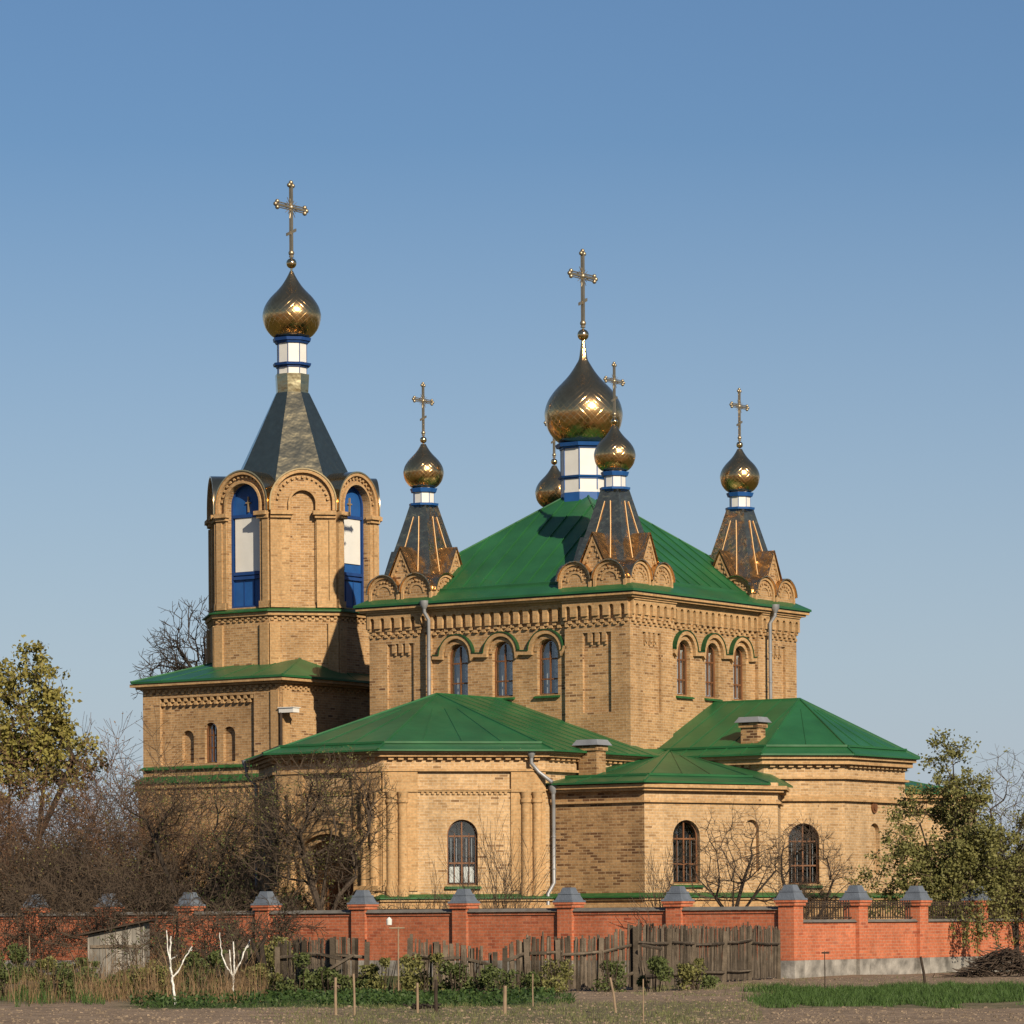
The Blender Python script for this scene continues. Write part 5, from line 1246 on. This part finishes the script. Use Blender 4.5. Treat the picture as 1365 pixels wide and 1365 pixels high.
crown_tree('leafing_tree', at_px(1352, 104.5), [[(0, 0, -.1), (0, 0, 1.5), (.1, 0, 3.0)], [(0, 0, .8), (-.4, 0, 2.0), (-.5, 0, 3.0)]],
    [(0, 0, 2.9, 1.2, 1.0, 1.3), (-.5, 0, 2.3, 1.0, .9, 1.2), (.5, 0, 3.6, .8, .8, 1.0), (0, -.3, 1.7, 1.3, .8, .8)], 420, 'dense leafing tree at the right border behind the fence', 'tree', None, .007, .09, .3, 'leaf_olive', 560, 13, .08, .13, 'twig_dark', 'bark_dark', 82, twl=.3, twn=1)
crown_tree('bare_tree', at_px(1352, 118), [[(0, 0, -.1), (0, 0, 2.5), (.1, 0, 4.5)], [(0, 0, 1.5), (-.6, 0, 3.4), (-.8, 0, 4.8)]],
    [(-.2, 0, 5.0, 1.4, 1.0, 1.8), (.6, 0, 4.6, 1.3, 1.0, 1.6)], 300, 'grey leafless tree behind the leafing trees at the right border', 'bare tree', None, .007, .09, .3, 'leaf_bud', 80, 6, .06, .1, 'twig', 'bark', 83, twl=.45, twn=1)
thick(1325, 125, 4.2, 12, 1.6, 'dark shrub in the gap right of the church', 'leaf_olive', 1500, 'twig_dark', 84)
thick(1375, 112, 3.6, 12, 1.4, 'dark shrub behind the fence at the right edge', 'leaf_olive', 1500, 'twig_dark', 85)
# branch with leaves drooping over the brick fence
def drooping(px, Y, label, seed, ztop, n):
    random.seed(seed); tk = MB(); lf = MB()
    for i in range(n):
        p = Vector((random.uniform(-.5, .5), random.uniform(-.2, .3), ztop + random.uniform(-.2, .5))); pts = [p.copy()]; d = Vector((random.uniform(-.4, .4), -.5, -.1))
        for k in range(6):
            d = (d + Vector((random.gauss(0, .15), random.gauss(0, .1), -.28))).normalized(); p = p + d * random.uniform(.12, .2); pts.append(p.copy())
            for j in range(7): leaf(lf, p + rv() * .07, .09)
        tk.tube(pts, .008, 3, False)
    return tk, lf
for (px, Y, zt, n, sd_) in ((1285, 101.6, 1.5, 22, 1),):
    tk, lf = drooping(px, Y, '', sd_, zt, n)
    t = [o for o in bpy.data.objects if o.name == 'leafing_tree'][0]; off = at_px(px, Y) - t.location
    for mb_, nm, mt_ in ((tk, 'drooping_branches', 'twig'), (lf, 'drooping_leaves', 'leaf_olive')):
        mb_.v = [(v[0] + off.x, v[1] + off.y, v[2]) for v in mb_.v]; mb_.build(nm, M[mt_], t)
# far trees closing the horizon
FT = dict(depth=3, kids=1.8, ang=.6, ratio=.6, rr=.6, taper=.55, wig=.15, up=.04, rmin=.03, rt=.08, xk=1)
for i, (px, Y, h, lb) in enumerate(((-30, 230, 6, 'far tree beyond the left border thicket'), (60, 250, 6, 'far tree in the distance behind the rust-brown shrubs'), (150, 240, 5.5, 'far tree in the distance left of the tower'), (1330, 260, 6, 'far tree in the distance right of the church'), (1400, 240, 6.5, 'far tree beyond the right border'))):
    tree('far_tree', at_px(px, Y), [((random.uniform(-.3, .3), 0, 1), h * .5, .2, (k * 1.4 - 2.8, 0)) for k in range(5)], FT, lb, 'tree', 'far trees on the horizon', 'leaf_olive', 2500, .35, .5, 'twig_dark', 'bark_dark', seed=90 + i)

# =================================================================== limewashed young trees and garden plants
def limed(px, ybot, segs, label, Yo=None):
    Y = 1.4 * 5100 / (ybot - (1230 - (px - 682.5) * .0065)); k = Y / 5100; m = MB(); tgw = MB()
    for pts in segs:
        P0 = [Vector(((x - px) * k, random.uniform(-.02, .02), max(-.03, (ybot - y) * k))) for x, y, r in pts]; P = [P0[0]]; R0 = [pts[0][2]]
        for a_, b_, ra, rb in zip(P0[:-1], P0[1:], [q[2] for q in pts[:-1]], [q[2] for q in pts[1:]]): P += [a_.lerp(b_, .35) + rv() * .012, a_.lerp(b_, .7) + rv() * .012, b_]; R0 += [ra, (ra + rb) / 2 * 1.12, rb]
        for q in P[2:]:
            if random.random() < .9: tgw.tube([q, q + (rv() + Vector((0, 0, .6))).normalized() * random.uniform(.04, .16)], [.005, .003], 3)
        m.tube(P, [r * k * .52 for r in R0], 8)
    e = empty('limewashed_tree', at_px(px, Y)); tag(e, label, 'young tree', 'limewashed young trees in the garden'); m.build('trunk', M['white_bark'], e); tgw.build('twigs', M['twig'], e); return e
limed(229, 1340, [[(229, 1342, 3.2), (227, 1320, 3.0), (225, 1303, 3.0)], [(225, 1303, 2.6), (223, 1285, 2.2), (223, 1262, 2.0), (224, 1248, 1.7)], [(225, 1303, 2.2), (235, 1292, 1.9), (243, 1275, 1.6), (252, 1262, 1.5)], [(223, 1285, 1.6), (219, 1262, 1.4), (218, 1240, 1.2)], [(223, 1280, 1.4), (232, 1273, 1.1)], [(247, 1268, 1.2), (252, 1266, 1.1)]], 'limewashed young tree with a crooked stem, nearest the shed')
limed(306, 1325, [[(306, 1327, 3.2), (306, 1312, 3.0), (306, 1300, 3.0)], [(306, 1300, 2.2), (300, 1292, 1.8), (293, 1277, 1.6), (290, 1262, 1.2), (289, 1243, 1.0)], [(307, 1300, 2.2), (308, 1280, 1.9), (307, 1255, 1.5)], [(306, 1302, 2.4), (316, 1284, 2.0), (323, 1265, 1.8), (329, 1253, 1.4)], [(305, 1298, 1.7), (303, 1280, 1.5), (302, 1266, 1.2)], [(322, 1268, 1.2), (329, 1259, 1.1)]], 'limewashed young tree with five raised limbs beside the gnarled trunk')
limed(1347, 1256, [[(1350, 1256, 2.5), (1347, 1245, 2.5), (1346, 1225, 2.2)]], 'short limewashed trunk leaning by the brush pile at the right border')
m_ = MB(); k = 76 / 5100
m_.tube([(0, 0, -.05), (-.08, 0, .35), (.06, 0, .6), (.02, 0, .95), (.12, 0, 1.2)], [.10, .09, .07, .05, .02], 8); m_.tube([(.04, 0, .6), (-.15, .05, .95), (-.18, 0, 1.15)], [.05, .03, .015], 6)
e = empty('gnarled_trunk', at_px(343, 77)); tag(e, 'dark gnarled fruit tree trunk right of the limewashed tree', 'tree trunk'); m_.build('trunk', M['bark_dark'], e)
def leafclump(px, Y, wd, h, n, label, leafm='leaf_green', seed=1, ls=.07, stems=8, name='leafy_bush', group='green bushes along the old fence', dp=.5, twm='twig_dark'):
    random.seed(seed); lf = MB(); st = MB()
    for i in range(stems):
        x = random.gauss(0, wd * .45); st.tube([(x * .6, random.uniform(-dp, dp) * .4, 0), (x, random.uniform(-dp, dp) * .6, h * .5), (x * 1.3, random.uniform(-dp, dp), h * random.uniform(.8, 1.05))], [.012, .009, .004], 4, False)
    cl = [(random.uniform(-wd, wd), random.uniform(-dp, dp), random.uniform(.1, h * .92), random.uniform(.10, .24)) for i in range(max(6, int(wd * h * 22)))]
    for i in range(n):
        c = random.choice(cl); d = rv() * c[3] * random.random() ** .4; zz = c[2] + d.z
        if zz < .02: zz = random.uniform(.02, .2)
        hl = h * (1 - .35 * (c[0] / wd) ** 2)
        if zz > hl: zz = hl * random.random()
        leaf(lf, (c[0] + d.x, c[1] + d.y, zz), ls * random.uniform(.6, 1.3))
    e = empty(name, at_px(px, Y)); tag(e, label, 'bush', group); st.build('stems', M[twm], e); lf.build('foliage', M[leafm], e); return e
BU = [(560, 74.6, .35, 1.0, 1700, 'leafy bush climbing the plank fence right of the pole with a bottle'), (605, 74.5, .32, .85, 1500, 'leafy bush in the collapsed stretch of the plank fence'),
      (640, 74.4, .25, .7, 900, 'small leafy bush left of the longest plank stretch'), (503, 74.8, .30, .75, 1300, 'leafy bush filling the gap in the plank fence left of the bottle pole'), (430, 74.6, .35, .55, 1200, 'low leafy bush at the foot of the left plank stretch'),
      (395, 74.4, .3, .85, 1500, 'leafy bush covering the left end of the plank fence'), (735, 75.6, .26, .82, 1100, 'leafy sapling bush before the dip of the plank fence'), (808, 76.6, .22, .80, 800, 'thin leafy bush left of the leaning fence post'),
      (868, 76.4, .28, .78, 1500, 'round leafy bush standing before the middle of the plank fence'), (920, 77.5, .26, .70, 1000, 'leafy bush before the right stretch of the plank fence'), (940, 78, .2, .3, 400, 'low sprawling green plant by the right leafy bush'),
      (690, 75.4, .24, .62, 800, 'leafy bush in front of the plank fence by the thin stake'),
      (365, 77.5, .40, 1.15, 2300, 'tall green bush behind the gnarled trunk'), (322, 79, .45, 1.05, 2300, 'green bush behind the five-limbed limewashed tree'), (270, 80, .5, .95, 2200, 'green bush between the two limewashed trees'),
      (218, 84, .5, .75, 1500, 'green bush behind the crooked limewashed tree'), (170, 82, .5, .62, 1500, 'green bush in front of the plank shed'), (100, 82, .5, .72, 1800, 'green bush left of the plank shed'), (55, 84, .5, .80, 1800, 'green bush before the second fence pillar from the left border'), (12, 82, .5, 1.05, 2200, 'green bush in the lower left corner by the border')]
BU += [(262, 73, .38, .62, 1300, 'weedy green clump just right of the crooked limewashed tree'), (195, 72, .45, .70, 1500, 'weedy green clump left of the crooked limewashed tree'), (130, 73, .5, .66, 1600, 'weedy green clump in the dry stalks below the shed'), (70, 72, .5, .62, 1500, 'weedy green clump in the dry stalks left of the shed'),
       (345, 75, .4, .62, 1300, 'weedy green clump at the foot of the gnarled trunk'), (5, 72, .4, .75, 1400, 'weedy green clump in the lower left corner in front of the bushes'), (470, 75, .22, .40, 600, 'low green clump behind the two left stakes')]
for i, (px, Y, wd, h, n, lb) in enumerate(BU): leafclump(px, Y, wd, h, n, lb, 'leaf_green' if i % 3 else 'leaf_olive', 200 + i)
for i, (px, Y, h, n, wd, lb) in enumerate(((330, 83, 1.3, 4, .4, 'tall brown cane shrub behind the gnarled trunk'), (262, 86, 1.3, 4, .5, 'brown cane shrub right of the shed'), (372, 81, 1.3, 4, .4, 'brown cane shrub at the left end of the plank fence'), (200, 90, 1.5, 3, .4, 'thin brown shrub over the shed corner'))):
    bush(px, Y, h, n, wd, lb, 'leaf_green', 350, 'twig_dark', TH, 300 + i, .06, .08, 'cane_shrub', 'shrub', 'brown cane shrubs among the garden bushes', .014)
# brush pile
random.seed(5); m = MB()
for i in range(650):
    a = random.gauss(0, .55); h = .68 * math.exp(-(a / .75) ** 2) * random.random() ** .6; L = random.uniform(.3, .8); t = random.uniform(0, pi); el = random.gauss(.15, .25)
    p = Vector((a, random.uniform(-.5, .5), h)); d = Vector((cos(t) * cos(el), sin(t) * cos(el), sin(el))) * L / 2; q0, q1 = p - d, p + d; q0.z = max(.01, q0.z); q1.z = max(.01, q1.z)
    m.tube([q0, p + Vector((0, 0, .03)), q1], random.uniform(.006, .014), 3, False)
o = m.build('brush_pile', M['twig']); o.location = at_px(1335, 92); tag(o, 'heap of cut brown branches lying against the brick fence at the right border', 'brush pile')
# dark heap in the grass
random.seed(6); m = MB()
for i in range(60):
    a = random.gauss(0, .12); m.tube([(a, random.uniform(-.1, .1), random.uniform(.0, .08)), (a + random.uniform(-.15, .15), random.uniform(-.1, .1), random.uniform(.0, .10))], .014, 4)
o = m.build('twig_heap', M['bark_dark']); o.location = at_px(562, 61.8); tag(o, 'small dark heap of twigs lying between two stakes', 'twig heap')

# =================================================================== grass, reeds, strawberry rows
def blades(name, n, region, hmin, hmax, mt, seed, w_=.010, clump=1, lean=.35, wide=1.0):
    random.seed(seed); m = MB(); k = 0
    while k < n:
        r = region()
        if r is None: k += 1; continue
        x, y = r; z = hz(x, y)
        for j in range(clump):
            h = random.uniform(hmin, hmax) * ((.45 + 1.3 * abs(noise.noise(Vector((x * 1.1, y * .5, 5))))) if hmax < .5 else .45 + .9 * abs(noise.noise(Vector((x * 2.2, y * .6, 1))) * 1.6)); a = random.uniform(0, 2 * pi); u = Vector((cos(a), sin(a), 0)) * w_ / 2; l = Vector((random.gauss(0, lean), random.gauss(0, lean), 0)) * h
            p = Vector((x + random.gauss(0, .03), y + random.gauss(0, .03), z - .01)); mid = p + l * .35 + Vector((0, 0, h * .6)); tip = p + l + Vector((0, 0, h)); r_ = random.random()
            m.face([p - u, p + u, mid + u * .8, mid - u * .8], r=r_); m.face([mid - u * .8, mid + u * .8, tip], r=r_)
        k += 1
    return tag(m.build(name, M[mt]), kind='stuff')
def reg(p0, p1, y0, y1, f=None):
    def g():
        y = random.uniform(y0, y1); p = random.uniform(p0, p1); x = (p - 682.5) / 5100 * y
        w_ = noise.noise(Vector((x * 1.5, y * .5, 7)))
        if f and not f(p, y, w_): return None
        return (x, y)
    return g
blades('grass', 30000, reg(980, 1400, 60.5, 81, lambda p, y, w_: p > 1015 + 70 * w_ + random.gauss(0, 12) and random.random() < .95 + w_ and 63.5 + w_ * 4 + 1.5 * sin(x * 2.1) < y < 78.5 + w_ * 4), .06, .20, 'grass', 11, .012, 2)
blades('grass', 9000, reg(330, 1010, 52, 66, lambda p, y, w_: random.random() < .25 + w_ * .9 + .3 * sstep(330, 520, p)), .04, .11, 'grass_dry', 12, .008, 2)
blades('grass', 5000, reg(180, 760, 64.5, 75, lambda p, y, w_: w_ > -.05), .04, .13, 'leaf_straw', 13, .02, 2, .9)
blades('grass', 2200, reg(-20, 160, 66, 80, lambda p, y, w_: w_ > .0), .08, .3, 'grass', 14, .012, 2)
blades('grass', 5000, reg(1030, 1400, 80, 94, lambda p, y, w_: random.random() < .12 + w_ * .4), .03, .12, 'grass_dry', 15, .010, 1)
blades('grass', 3000, reg(840, 1040, 70, 86, lambda p, y, w_: w_ > .12), .03, .12, 'grass_dry', 19, .010, 2)
blades('dry_reeds', 4200, reg(-10, 350, 67.5, 78, lambda p, y, w_: w_ > -.32 and random.random() < 1.1 - abs(p - 190) / 260), .15, 1.0, 'reed', 16, .010, 1, .28)
blades('dry_reeds', 1200, reg(330, 700, 76, 79, lambda p, y, w_: w_ > -.1), .2, .6, 'reed', 17, .010, 1, .2)
# broad leaves of the strawberry rows
random.seed(18); m = MB()
for i in range(9000):
    y = random.choice((65.5, 67.6, 69.8, 72)) + random.gauss(0, .45); p = random.uniform(170, 735); x = (p - 682.5) / 5100 * y
    if noise.noise(Vector((x * 1.2, y, 3))) < -.05: continue
    m_h = random.uniform(.03, .17); leaf(m, (x, y, hz(x, y) + m_h), .075)
tag(m.build('strawberry_rows', M['leaf_straw']), kind='stuff')

# clods and pebbles on the dug soil
random.seed(21); m = MB()
for i in range(9000):
    y = 52 + 42 * random.random() ** 1.4; p = random.uniform(-10, 1375); x = (p - 682.5) / 5100 * y
    if (1000 < p and 61 < y < 80) or (p < 750 and y > 64): continue
    r = random.uniform(.008, .03) * (1 if random.random() < .95 else 1.7); z = hz(x, y); a0 = random.random() * 6; rr_ = random.random(); q = [Vector((x, y, z - .005)) + Vector((cos(a0 + k * 1.2566) * r * random.uniform(.8, 1.3), sin(a0 + k * 1.2566) * r * random.uniform(.8, 1.3), 0)) for k in range(5)]; u_ = [Vector((x, y, z)) + (p_ - Vector((x, y, z))) * .6 + Vector((0, 0, r * random.uniform(.4, .8))) for p_ in q]
    for k in range(5): m.face([q[k], q[(k + 1) % 5], u_[(k + 1) % 5], u_[k]], r=rr_)
    m.face(u_, r=rr_)
tag(m.build('soil_clods', simple('soil_clod', (.24, .18, .125), .95, 0, .25, 2, rnd=.3)), kind='stuff')
# distant belt of woodland along the horizon
random.seed(33); m = MB()
for i in range(16000):
    x = random.uniform(-190, 190); top = 4.2 + 2.2 * noise.noise(Vector((x * .06, 0, 0))) + 1.2 * noise.noise(Vector((x * .3, 3, 0))); z = top * random.random() ** .6
    leaf(m, (x, 330 + random.uniform(-6, 6), max(.2, z)), random.uniform(.5, 1.1))
tag(m.build('distant_wood', M['leaf_olive']), kind='stuff')
